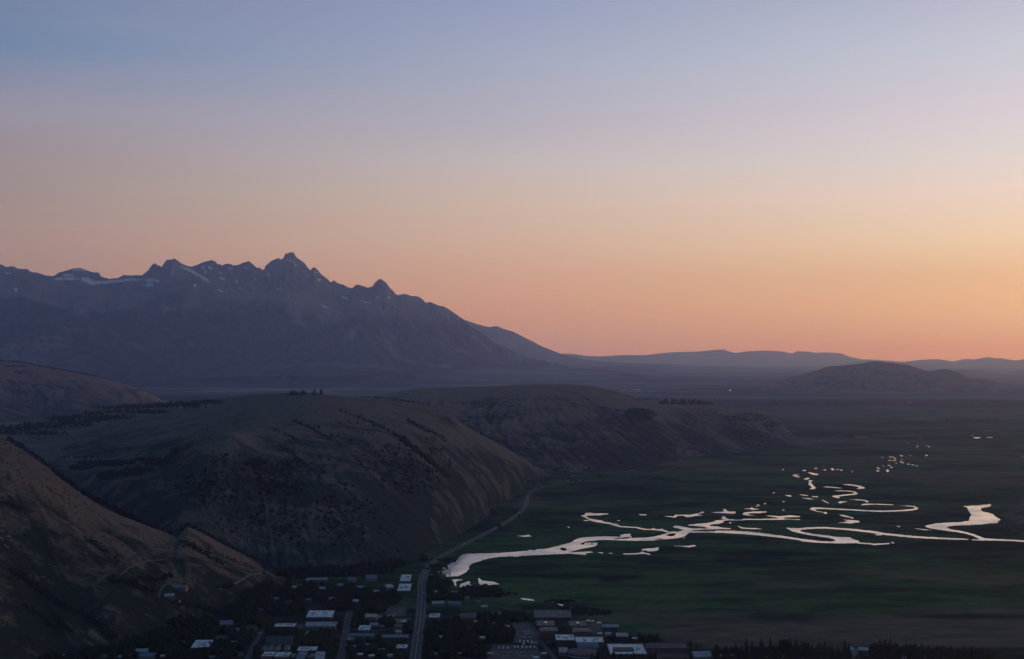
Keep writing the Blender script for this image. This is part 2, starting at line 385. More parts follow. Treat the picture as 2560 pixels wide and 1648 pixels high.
loft("hillside", keysA, crestA, np.arange(-220, 748, 2.5), 150, M_NEAR, back=420, noise_amp=8, noise_len=110, depth=6, passes=4, fsm=1.4, su=7, jag=1.6, jag_len=14, seed=2, fix_pow=3.0)

# ---------------------------------------------------------------- the long butte behind it
keysB = {-160: [(1330, 2750), (1150, 3600), (1092, 4300), (1070, 5000)], 0: [(1330, 2750), (1150, 3600), (1088, 4300), (1064, 5000)],
    120: [(1340, 2800), (1190, 3500), (1130, 4000), (1075, 4800), (1046, 5300)], 230: [(1350, 2850), (1205, 3350), (1190, 3500), (1120, 4000), (1060, 4700), (1022, 5500)],
    350: [(1350, 2780), (1195, 3080), (1182, 3400), (1130, 3800), (1070, 4400), (1013, 5600)], 460: [(1380, 2720), (1300, 2800), (1122, 3160), (1110, 3700), (1060, 4300), (1004, 5300)],
    560: [(1418, 2740), (1330, 2830), (1200, 2980), (1080, 3230), (1066, 3800), (1030, 4400), (995, 5000)], 640: [(1442, 2722), (1340, 2860), (1200, 3060), (1066, 3400), (1045, 3800), (1004, 4400), (985, 4700)],
    720: [(1448, 2694), (1340, 2860), (1200, 3080), (1085, 3400), (1040, 3800), (984, 4400)], 800: [(1448, 2694), (1330, 2880), (1200, 3090), (1090, 3450), (1030, 3900), (983, 4400)],
    900: [(1438, 2743), (1320, 2950), (1200, 3150), (1100, 3500), (1040, 3900), (997, 4400)], 1000: [(1408, 2900), (1300, 3060), (1200, 3250), (1100, 3600), (1050, 4000), (1002, 4500)],
    1060: [(1386, 3027), (1290, 3180), (1200, 3350), (1100, 3750), (1050, 4100), (1012, 4550)], 1140: [(1345, 3297), (1260, 3450), (1180, 3650), (1110, 4000), (1048, 4500)],
    1200: [(1308, 3586), (1250, 3690), (1180, 3950), (1120, 4300), (1083, 4600)], 1280: [(1250, 4156), (1215, 4270), (1165, 4480), (1128, 4700)],
    1330: [(1206, 4725), (1190, 4780), (1170, 4850), (1152, 4930)], 1385: [(1188, 5006), (1184, 5040), (1182, 5080), (1180, 5120)], 1420: [(1186, 5039), (1186, 5050), (1186, 5060), (1186, 5070)]}
crestB = [(-160, 1068), (0, 1063), (60, 1058), (120, 1046), (230, 1022), (300, 1015), (350, 1012), (460, 1004), (520, 1000), (560, 995), (600, 990), (640, 985), (720, 983), (790, 982), (830, 988), (870, 994), (930, 998), (990, 999), (1040, 1007), (1090, 1018), (1125, 1030), (1140, 1048), (1170, 1068), (1200, 1083), (1240, 1106), (1280, 1128), (1330, 1153), (1385, 1180), (1420, 1187)]
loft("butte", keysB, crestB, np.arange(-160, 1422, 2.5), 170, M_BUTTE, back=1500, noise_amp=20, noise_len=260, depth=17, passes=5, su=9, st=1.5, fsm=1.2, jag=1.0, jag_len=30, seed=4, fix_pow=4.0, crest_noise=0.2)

# ---------------------------------------------------------------- second butte, further up the valley
keysC = {900: [(1250, 4155), (1150, 4800), (1070, 5400), (1010, 6000), (993, 6300)], 1000: [(1240, 4272), (1150, 4850), (1070, 5450), (1000, 6100), (980, 6500)],
    1150: [(1215, 4596), (1150, 5000), (1070, 5550), (1000, 6150), (968, 6600)], 1330: [(1195, 4893), (1150, 5150), (1080, 5550), (1000, 6050), (975, 6300), (962, 6700)],
    1420: [(1186, 5040), (1145, 5250), (1080, 5600), (1000, 6100), (962, 6700)], 1500: [(1180, 5142), (1140, 5350), (1080, 5650), (1010, 6200), (970, 6700)], 1600: [(1170, 5322), (1135, 5500), (1080, 5800), (1030, 6150), (996, 6700)],
    1700: [(1152, 5681), (1120, 5850), (1070, 6150), (1030, 6450), (1000, 6900)], 1800: [(1136, 6043), (1110, 6200), (1060, 6500), (1012, 7000)],
    1900: [(1129, 6216), (1105, 6400), (1070, 6600), (1034, 7000)], 1960: [(1126, 6294), (1112, 6400), (1090, 6600), (1062, 6900)], 2000: [(1124, 6347), (1118, 6420), (1108, 6500), (1100, 6600)], 2035: [(1122, 6400), (1122, 6410), (1121, 6420), (1121, 6430)]}
crestC = [(900, 994), (940, 989), (980, 981), (1050, 971), (1150, 968), (1240, 966), (1300, 962), (1370, 961), (1420, 961), (1470, 964), (1500, 969), (1530, 976), (1560, 985), (1590, 995), (1640, 998), (1690, 1000), (1750, 1003), (1800, 1013), (1830, 1017), (1880, 1026), (1910, 1035), (1940, 1047), (1958, 1062), (1975, 1080), (2000, 1100), (2020, 1116), (2035, 1122)]
loft("butte", keysC, crestC, np.arange(900, 2037, 2.5), 130, M_BUTTE2, back=1200, noise_amp=18, noise_len=330, depth=60, passes=5, fsm=1.2, su=9, st=1.5, jag=0.9, jag_len=22, seed=8, fix_pow=4.0, crest_noise=0.25)

# ---------------------------------------------------------------- hill across the gap on the far left
keysD = {-500: [(1065, 8427), (1000, 9300), (930, 10200), (880, 10800)], -40: [(1060, 8667), (1000, 9400), (940, 10100), (899, 10600)], 0: [(1058, 8767), (1000, 9400), (940, 10100), (901, 10600)], 100: [(1052, 9082), (1000, 9700), (950, 10250), (913, 10700)],
    200: [(1046, 9421), (1000, 9900), (960, 10400), (931, 10800)], 300: [(1038, 9914), (1010, 10200), (980, 10600), (954, 11000)], 360: [(1028, 10607), (1010, 10800), (995, 11000), (979, 11300)],
    420: [(1014, 11758), (1011, 11800), (1008, 11850), (1003, 12000)], 450: [(1010, 12134), (1010, 12150), (1010, 12200), (1010, 12250)]}
crestD = [(-500, 880), (-40, 897), (0, 901), (30, 902), (60, 906), (90, 912), (130, 919), (180, 928), (230, 937), (270, 948), (300, 955), (335, 967), (370, 981), (400, 994), (425, 1004), (450, 1010)]
loft("hill", keysD, crestD, np.arange(-500, 452, 4.0), 90, M_FARB, back=2200, noise_amp=40, noise_len=520, depth=70, passes=5, su=7, jag=0.7, jag_len=12, seed=12, fix_pow=3.0)

# ---------------------------------------------------------------- lone butte on the valley floor, right
keysK = {1900: [(977, 16487), (975, 16600), (973, 16700), (971, 16800)], 1960: [(978, 16310), (970, 16700), (960, 17100), (950, 17500)], 2070: [(979, 16136), (960, 16700), (935, 17400), (917, 18000)], 2190: [(980, 15966), (955, 16700), (925, 17500), (904, 18200)],
    2300: [(981, 15800), (960, 16500), (940, 17200), (923, 17900)], 2370: [(981, 15800), (962, 16400), (940, 17100), (923, 17700)], 2440: [(980, 15966), (970, 16400), (958, 16800), (948, 17200)], 2560: [(980, 15966), (978, 16100), (976, 16300), (973, 16500)], 2660: [(981, 15800), (980, 15900), (980, 16000), (980, 16100)]}
crestK = [(1900, 972), (1937, 960.6), (1956, 950), (1991, 940.7), (2024, 931), (2040, 926.7), (2070, 916.6), (2110, 914), (2159, 908.2), (2180, 903.8), (2201, 904.5), (2234, 908.7), (2271, 913), (2300, 922.7), (2325, 929), (2339, 926.7), (2356, 922.7), (2374, 924), (2393, 930), (2416, 945), (2445, 947), (2480, 952.4), (2515, 961.8), (2543, 971), (2560, 973.5), (2660, 981)]
loft("hill", keysK, crestK, np.arange(1900, 2662, 4.0), 70, M_FARB, back=2500, noise_amp=60, noise_len=900, depth=110, passes=5, su=5, jag=0.9, jag_len=7, seed=21, fix_pow=3.0)

# ---------------------------------------------------------------- dark hill at the right edge
keysR = {2430: [(1352, 3248), (1350, 3300), (1348, 3350), (1346, 3380)], 2490: [(1345, 3297), (1320, 3500), (1295, 3700), (1278, 3900)], 2560: [(1338, 3348), (1300, 3600), (1265, 3850), (1238, 4100)], 2700: [(1330, 3408), (1280, 3700), (1200, 4100), (1150, 4400)], 2900: [(1330, 3408), (1270, 3700), (1150, 4100), (1080, 4500)]}
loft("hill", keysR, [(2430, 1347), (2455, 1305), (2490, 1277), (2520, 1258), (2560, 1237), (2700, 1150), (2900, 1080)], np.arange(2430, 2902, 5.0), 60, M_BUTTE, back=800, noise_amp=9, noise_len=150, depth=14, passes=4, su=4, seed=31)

# ---------------------------------------------------------------- the high range
SKY = [(-500, 640), (-300, 690), (-120, 655), (-60, 672), (0, 660), (15, 668), (32, 665), (45, 672), (69, 673), (78, 680), (94, 682), (111, 688), (126, 690), (133, 691), (146, 682), (164, 677), (184, 671), (202, 670), (216, 675), (228, 680), (247, 682), (253, 692), (272, 697), (295, 695), (310, 687), (325, 689), (345, 688), (355, 689), (371, 675), (380, 662), (386, 658.5), (393, 662), (404, 667), (412, 655.6), (418, 649), (427, 650), (436, 646), (445, 652.6), (456, 660), (468, 665), (477, 667), (494, 662), (509, 655), (526, 651), (537, 652), (544, 660), (547.5, 662), (550, 659), (554, 665), (559, 661), (569, 659), (578, 660), (582, 664), (597, 662), (608, 657), (621.5, 652.6), (633, 661), (643.5, 671), (648, 668.7), (655, 674), (660, 674), (663.5, 665), (672, 657.5), (680, 651), (697, 645), (703.6, 649.5), (708.7, 643.5), (713.7, 634.4), (727, 630.8), (734.4, 631.8), (738.8, 640.8), (748.8, 648.5), (760.5, 657), (769, 668.5), (775.5, 676), (782, 670), (786, 668), (795.6, 676), (802, 685), (814, 693.6), (827, 706), (834, 701), (847.4, 709.7), (857.4, 711), (867.5, 717.7), (881, 721), (887.5, 713.7), (894, 711), (907.6, 715.4), (919, 719.4), (931, 716), (937.7, 706), (949.4, 697), (957.7, 701), (967.8, 708.7), (972.8, 717.7), (981, 725.4), (989.5, 735.4), (1001, 742), (1015, 750), (1035, 757), (1063, 757), (1075, 754.5), (1096.5, 764), (1111.5, 766.5), (1125, 775.5), (1140, 785.6), (1161.7, 800.6), (1182, 819), (1202, 830.7), (1225, 849), (1255, 866), (1282, 877.5), (1299, 884), (1315, 894), (1352, 902.6), (1400, 912), (1440, 917)]
def mkeys(u, foot, d0, crest, d1):
    m1 = foot + (crest - foot) * 0.12; m2 = foot + (crest - foot) * 0.55; m3 = foot + (crest - foot) * 0.82
    return [(foot, d0), (m1, d0 + (d1 - d0) * 0.30), (m2, d0 + (d1 - d0) * 0.68), (m3, d0 + (d1 - d0) * 0.88), (crest, d1)]
keysM = {}
for (u, foot, d0, d1) in ((-500, 940, 19500, 25500), (0, 938, 19800, 26000), (250, 938, 20000, 26500), (450, 937, 20200, 26500), (720, 934, 20800, 27000), (950, 930, 21500, 27500), (1080, 926, 23000, 28500), (1200, 922, 25000, 29500), (1300, 919, 27000, 30000), (1440, 918.5, 29000, 30500)):
    c = np.interp(u, [a for a, b in SKY], [b for a, b in SKY]); keysM[u] = mkeys(u, foot, d0, c, d1)
SNOW = [(160, 697, 22, 2.2), (185, 697, 10, 1.2), (215, 699, 14, 2.5), (235, 707, 16, 3.0), (262, 706, 16, 2.2), (290, 703, 22, 2.0), (330, 699, 20, 1.8), (170, 688, 12, 2.0), (200, 675, 16, 2.0), (375, 700, 10, 2.4), (372, 712, 9, 2.6), (390, 703, 8, 1.5),
        (462, 671, 9, 1.8), (475, 676, 12, 2.2), (490, 684, 13, 2.4), (508, 695, 12, 2.0), (520, 703, 6, 1.5), (525, 669, 5, 1.6), (508, 670, 3, 2.5), (513, 680, 4, 1.6), (556, 697, 10, 3.0), (592, 704, 4, 3.5), (552, 683, 5, 2.0), (575, 671, 8, 1.6), (615, 670, 5, 2.0), (488, 716, 4, 2.0),
        (550, 727, 10, 2.0), (566, 727, 8, 1.2), (633, 723, 3, 2.0), (634, 661, 5, 1.5), (690, 722, 8, 1.5), (720, 650, 9, 1.2), (727, 652, 14, 1.4), (738, 663, 6, 1.4), (745, 645, 5, 1.5), (672, 690, 5, 1.6), (700, 702, 4, 2.5), (672, 685, 3, 4), (797, 700, 4, 3.5),
        (788, 680, 8, 1.5), (800, 700, 5, 2.0), (860, 744, 8, 1.8), (866, 748, 6, 1.5), (912, 756, 9, 1.5), (925, 758, 7, 2.5), (944, 742, 3, 3.5), (972, 744, 4, 2.0), (635, 725, 3, 1.6), (705, 749, 6, 1.2), (810, 766, 10, 1.6), (640, 700, 6, 1.5), (690, 690, 4, 1.6), (600, 720, 6, 1.4), (1000, 760, 6, 1.2), (452, 668, 5, 1.2), (40, 725, 3, 3), (770, 690, 4, 2), (20, 683, 6, 1), (845, 730, 6, 1.2)]
def mextra(U, V, t, flow, X, Y, Z):
    snow = np.zeros_like(U)
    for u, v, a, b in SNOW: snow = np.maximum(snow, (0.85 if u > 540 else 1.25) * ell(U, V + (U - u) * (-0.45 if u > 440 else 0.0), u, v, a * (0.85 if u > 540 else 1.15), b * (0.9 if u > 540 else 1.45), 1.0, 0.6))
    top = smooth01((U - 0) / 60) * smooth01((1050 - U) / 80)
    snow = np.maximum(snow, 0.42 * smooth01((flow - 0.45) / 0.2) * smooth01((Z - 1500) / 500) * top)
    crest = np.max(Z, 0, keepdims=True)
    alt = 0.55 * np.clip(Z / 2300, 0, 1) + 0.45 * np.clip(Z / (crest + 1), 0, 1) * smooth01(crest / 1500)
    return {"snow": snow, "alt": alt}
loft("mountain_range", keysM, SKY, np.concatenate([np.arange(-500, -20, 6.0), np.arange(-20, 1442, 2.0)]), 150, M_MTN, back=6000, noise_amp=560, noise_len=3000, depth=330, passes=4, su=12, st=1.5, jag=2.2, jag_len=4.5, seed=40, fix_pow=2.2, zmin=-20, extra=mextra, foot_mask=0.3, crest_noise=0.5, nb=14, fsm=1.0, ridged=(300, 2100))

# wooded moraines and the ridges that close the valley
def ridge(name, crest, d_crest, d_foot, foot_v, mat, step=5.0, amp=40, L=900, depth=60, seed=50, jag=0.5, jag_len=8, nt=36, back=4000):
    keys = {}
    us_ = [c[0] for c in crest]
    for u in np.linspace(us_[0], us_[-1], 9):
        c = float(np.interp(u, us_, [b for a, b in crest])); fv = max(foot_v, c + 1.0); 
        keys[u] = [(fv, d_foot), (c + (fv - c) * 0.55, d_foot + (d_crest - d_foot) * 0.5), (c, d_crest)]
    return loft(name, keys, crest, np.arange(us_[0], us_[-1] + step, step), nt, mat, back=back, noise_amp=amp, noise_len=L, depth=depth, passes=3, su=3, jag=jag, jag_len=jag_len, seed=seed, fix_pow=3.0, zmin=-20, foot_mask=0.3)
for k, (cr, dc, df) in enumerate((([(-500, 700), (-60, 742), (0, 748), (50, 742), (110, 757), (180, 780), (250, 808), (330, 846), (400, 882), (460, 910)], 22500, 19500), ([(180, 815), (240, 792), (300, 772), (345, 766), (400, 780), (470, 806), (540, 836), (620, 868), (700, 900)], 23800, 20800), ([(470, 825), (540, 788), (600, 772), (650, 778), (720, 802), (800, 826), (880, 850), (960, 875), (1040, 902)], 24600, 21600), ([(800, 832), (860, 806), (900, 796), (950, 802), (1020, 826), (1100, 854), (1180, 882), (1260, 905)], 26000, 23600))):
    ridge("mountain_spur", cr, dc, df, 936, M_MTN, 3.0, 260, 1900, 200, 70 + k, 0.9, 8, nt=60, back=5000)
ridge("mountain_ridge", [(960, 760), (985, 742), (994, 737), (1015, 734.4), (1026, 740), (1045, 741), (1055, 747), (1063, 755.5), (1085, 775)], 34000, 31500, 800, M_FAR, 3.0, 120, 1500, 150, 51, 0.6, 5)
ridge("mountain_ridge", [(1120, 790), (1163, 800), (1188, 809), (1212, 815.6), (1225, 818), (1242, 814.6), (1257, 822), (1282, 829), (1305, 840.7), (1332, 854), (1356, 866.8), (1400, 884), (1420, 890), (1460, 898), (1520, 906)], 42000, 36500, 918, M_FAR, 3.0, 160, 2200, 220, 52, 0.7, 6)
ridge("hills", [(1360, 890), (1408, 884), (1440, 885.6), (1460, 889.6), (1496, 891), (1518, 890.6), (1546, 888), (1601, 888), (1618, 887.6), (1646, 884), (1691, 880), (1746, 879), (1776, 876), (1796, 874), (1813, 874), (1818, 878), (1842, 883), (1864, 878.5), (1900, 877), (1916, 876.4), (1956, 878.7), (1973, 883), (1982, 884), (1991, 878), (2022, 879), (2035, 882), (2058, 881), (2100, 882.7), (2124, 892), (2152, 898), (2178, 899), (2234, 903), (2300, 908)], 62000, 52000, 912, M_FAR, 4.0, 150, 3000, 220, 53, 0.35, 8)
ridge("hills", [(2120, 905), (2178, 902), (2234, 903.5), (2260, 905.6), (2281, 901.7), (2325, 898), (2351, 898.6), (2388, 905), (2428, 901), (2459, 894), (2473, 892.8), (2487, 896), (2505, 895.6), (2538, 902), (2560, 898.6), (2640, 890), (2800, 880), (3100, 895)], 52000, 44000, 918, M_FAR, 4.0, 150, 2600, 220, 54, 0.5, 8)
ridge("hills", [(2380, 905), (2400, 899.5), (2417, 896.5), (2430, 898), (2450, 903)], 62000, 56000, 914, M_FAR, 4.0, 60, 2000, 60, 55, 0.3, 8)
ridge("hills", [(2350, 938), (2386, 927), (2410, 924), (2449, 923), (2468, 929), (2491, 939.6), (2515, 940), (2560, 939), (2700, 936), (2900, 938)], 30000, 26500, 944, M_FAR, 4.0, 60, 1200, 90, 56, 0.4, 8)
ridge("hills", [(2440, 952), (2480, 947.8), (2503, 947), (2560, 949), (2700, 947), (2900, 950)], 23000, 20500, 957, M_FAR, 4.0, 30, 900, 40, 57, 0.4, 8)
ridge("plateau", [(1240, 898), (1300, 897.6), (1350, 901), (1390, 903), (1455, 904.4), (1488, 904.6), (1551, 907.6), (1601, 909), (1681, 910.7), (1711, 913), (1756, 917), (1771, 914.7), (1814, 917.7), (1900, 920), (2060, 925), (2200, 928), (2400, 929), (2700, 930)], 39000, 34500, 925, M_FAR, 5.0, 20, 1200, 20, 58, 0.35, 9)
ridge("moraine", [(1100, 922), (1200, 906), (1300, 901), (1340, 905), (1400, 913), (1440, 917), (1500, 921)], 29500, 26800, 927, M_FAR, 4.0, 30, 900, 40, 59, 0.4, 7)
ridge("moraine", [(700, 932), (900, 925), (1100, 921), (1300, 919), (1400, 921), (1488, 922.7), (1538, 927), (1583, 934), (1620, 938)], 24500, 22500, 940, M_FAR, 4.0, 20, 700, 30, 60, 0.4, 7)
ridge("moraine", [(1450, 920), (1510, 917), (1560, 915.5), (1620, 918), (1640, 922)], 31000, 29000, 925, M_FAR, 4.0, 15, 700, 15, 61, 0.3, 7)
# ================================================================== water in the marsh, traced onto the level of the valley floor
def water_mat():
    m, nt, b = new_mat("still_water")
    b.inputs["Base Color"].default_value = (0.02, 0.03, 0.035, 1); b.inputs["Roughness"].default_value = 0.04
    b.inputs["IOR"].default_value = 1.333
    g = nt.nodes.new("ShaderNodeBsdfGlossy"); g.inputs["Roughness"].default_value = 0.13
    n = noise(nt, 1 / 60.0, 3)
    nt.links.new(mix(nt, mrange(nt, n, 0.35, 0.65), (0.72, 0.71, 0.74), (0.92, 0.88, 0.87)), g.inputs["Color"])
    nt.links.new(mrange(nt, noise(nt, 1 / 140.0, 4, 0.6), 0.38, 0.62, 0.05, 0.30), g.inputs["Roughness"])
    lw = nt.nodes.new("ShaderNodeFresnel"); lw.inputs["IOR"].default_value = 1.8
    ms = nt.nodes.new("ShaderNodeMixShader")
    nt.links.new(math_(nt, 'MINIMUM', math_(nt, 'MULTIPLY', lw.outputs[0], 1.35), 0.95), ms.inputs[0]); nt.links.new(b.outputs[0], ms.inputs[1]); nt.links.new(g.outputs[0], ms.inputs[2])
    nt.links.new(ms.outputs[0], nt.nodes["Material Output"].inputs["Surface"])
    return m
M_WATER = water_mat()
VIEW = {"1": (1050, 1200, 3.988), "6": (1400, 1150, 3.988), "7": (1960, 1150, 3.988), "3": (1000, 1400, 4.786), "5": (2000, 860, 4.273)}
_wz = [0]
def outline(view, pts, rough=True):
    ou, ov, s = VIEW[view]
    P = [(ou + x / s, ov + y / s) for x, y in pts]
    return P
def sheet(name, pieces, mat, z0=0.3, kind="structure", wob=0.0):
    vs = []; fs = []
    for view, pts in pieces:
        z = z0 + 0.02 * _wz[0]; _wz[0] = (_wz[0] + 1) % 9
        P = outline(view, pts)
        Q = []
        for i, (u, v) in enumerate(P):       # ragged reed banks: extra points along each side
            u2, v2 = P[(i + 1) % len(P)]; L = math.hypot(u2 - u, v2 - v); n = max(1, int(L / 4.0))
            for k in range(n):
                t = k / n; a = random.uniform(-1, 1) * wob * (0 if k == 0 else 1)
                Q.append((u + (u2 - u) * t, v + (v2 - v) * t + a))
        o = len(vs); vs += [tuple(gpt(u, v, z)) for u, v in Q]; fs.append(tuple(range(o, o + len(Q))))
    me = bpy.data.meshes.new(name); me.from_pydata(vs, [], fs); me.update()
    bm = bmesh.new(); bm.from_mesh(me)
    bmesh.ops.triangulate(bm, faces=bm.faces[:], quad_method='BEAUTY', ngon_method='EAR_CLIP')
    for f in bm.faces:
        if f.normal.z < 0: f.normal_flip()
    bm.to_mesh(me); bm.free()
    o = link(name, me, None, mat); tag(o, None, None, None, kind); return o

RIVER = [
 ("1", [(205,885),(270,855),(300,835),(345,808),(380,795),(395,765),(425,742),(470,736),(640,733),(800,728),(960,715),(1080,706),(1085,698),(1150,700),(1165,690),(1240,688),(1320,672),(1400,650),(1480,632),(1520,618),(1535,600),(1600,577),(1690,568),(1830,562),(1936,565),(1996,569),
        (2000,547),(2036,541),(2096,537),(2104,549),(2088,556),(2114,564),(2101,574),(2116,579),(2246,576),(2336,566),(2386,553),(2436,539),(2496,523),(2556,519),(2596,511),(2631,501),(2616,494),(2556,479),(2521,469),(2541,456),(2596,461),(2656,473),(2706,484),(2796,484),(2876,483),
        (2836,469),(2776,463),(2666,451),(2696,443),(2796,436),(2876,426),(2941,413),(2941,404),(2986,401),(3036,397),(2996,383),(3021,376),(3006,366),(3036,363),(3051,379),(3086,393),(3196,399),(3226,387),(3356,389),(3486,387),(3586,383),(3546,373),(3446,357),(3496,355),(3596,361),(3686,353),(3789,361),
        (3789,369),(3646,373),(3616,381),(3696,391),(3789,393),(3789,401),(3676,393),(3586,397),(3396,399),(3246,399),(3156,404),(3086,403),(3026,407),(3028,423),(2976,437),(2896,446),(2886,456),(2936,464),(2966,463),(2996,473),(3101,483),(3096,491),(2956,491),(2796,498),(2736,501),(2706,508),(2696,516),
        (2656,549),(2626,566),(2596,576),(2496,588),(2396,599),(2296,606),(2096,606),(1936,601),(1796,599),(1696,607),(1640,614),(1636,626),(1700,624),(1766,627),(1771,641),(1746,661),(1646,681),(1576,696),(1496,716),(1476,723),(1586,719),(1686,713),(1736,721),(1656,731),(1656,749),(1596,743),(1486,736),(1400,738),
        (1250,745),(1000,758),(945,768),(930,762),(780,768),(690,782),(620,800),(600,812),(540,825),(505,845),(485,865),(490,885),(460,920),(440,930),(380,962),(330,960),(265,965),(245,945),(225,945),(215,910)]),
 ("6", [(1285,724),(1310,712),(1380,712),(1490,716),(1530,722),(1480,724),(1380,724)]),
 ("6", [(1480,706),(1530,716),(1560,704),(1700,706),(1850,713),(2000,728),(2150,748),(2300,768),(2400,786),(2400,803),(2250,783),(2100,765),(1900,745),(1750,735),(1600,727),(1520,726)]),
 ("7", [(160,784),(250,796),(330,805),(400,812),(480,813),(517,803),(500,791),(440,777),(370,767),(300,757),(240,748),(150,729),(80,712),(50,694),(20,683),(25,677),(150,680),(250,672),(390,668),(540,678),(700,688),(900,710),(1000,728),(1200,750),(1400,765),(1600,776),(1750,783),(1830,788),(1845,797),(1700,796),(1500,787),(1300,777),(1150,764),(1000,747),(850,724),(700,707),(550,693),(400,684),(300,686),(220,692),(170,698),(160,709),(200,722),(290,738),(360,746),(430,753),(520,766),(620,770),(660,772),(690,790),(740,803),(755,823),(850,828),(890,834),(1000,832),(1050,828),(1052,838),(960,845),(895,850),(870,842),(750,835),(720,829),(600,832),(450,830),(300,824),(180,812),(160,803)]),
 ("7", [(1785,462),(1850,458),(1960,452),(2060,440),(2065,460),(2040,468),(1970,478),(1960,490),(1980,515),(2050,530),(2090,542),(2100,560),(2165,598),(2130,610),(2140,628),(2050,632),(1950,645),(1880,648),(1760,652),(1690,655),(1640,665),(1620,678),(1660,690),(1740,703),(1830,722),(1900,742),(1950,760),(2000,782),(2100,788),(2250,795),(2393,802),(2600,806),(2600,822),(2393,816),(2250,808),(2100,804),(1960,803),(1875,800),(1870,792),(1950,795),(1930,780),(1880,755),(1800,734),(1740,722),(1650,712),(1610,705),(1560,698),(1480,685),(1430,675),(1402,658),(1450,645),(1530,632),(1650,625),(1760,620),(1845,605),(1850,575),(1870,545),(1850,525),(1830,490),(1825,472),(1800,468)]),
 ("6", [(208,555),(250,545),(250,530),(310,526),(330,533),(390,532),(480,535),(485,542),(440,545),(410,552),(350,553),(280,555),(262,562),(290,583),(370,597),(420,603),(430,615),(500,625),(530,635),(570,640),(600,658),(700,666),(760,668),(800,675),(830,685),(900,690),(930,680),(960,690),(1000,690),(1020,683),(1035,697),(1085,715),(1160,714),(1145,722),(1060,720),(1000,706),(900,698),(820,694),(750,678),(600,671),(540,656),(490,639),(420,628),(330,612),(290,600),(250,575)]),
]
sheet("river", RIVER, M_WATER, 0.30, wob=0.5)
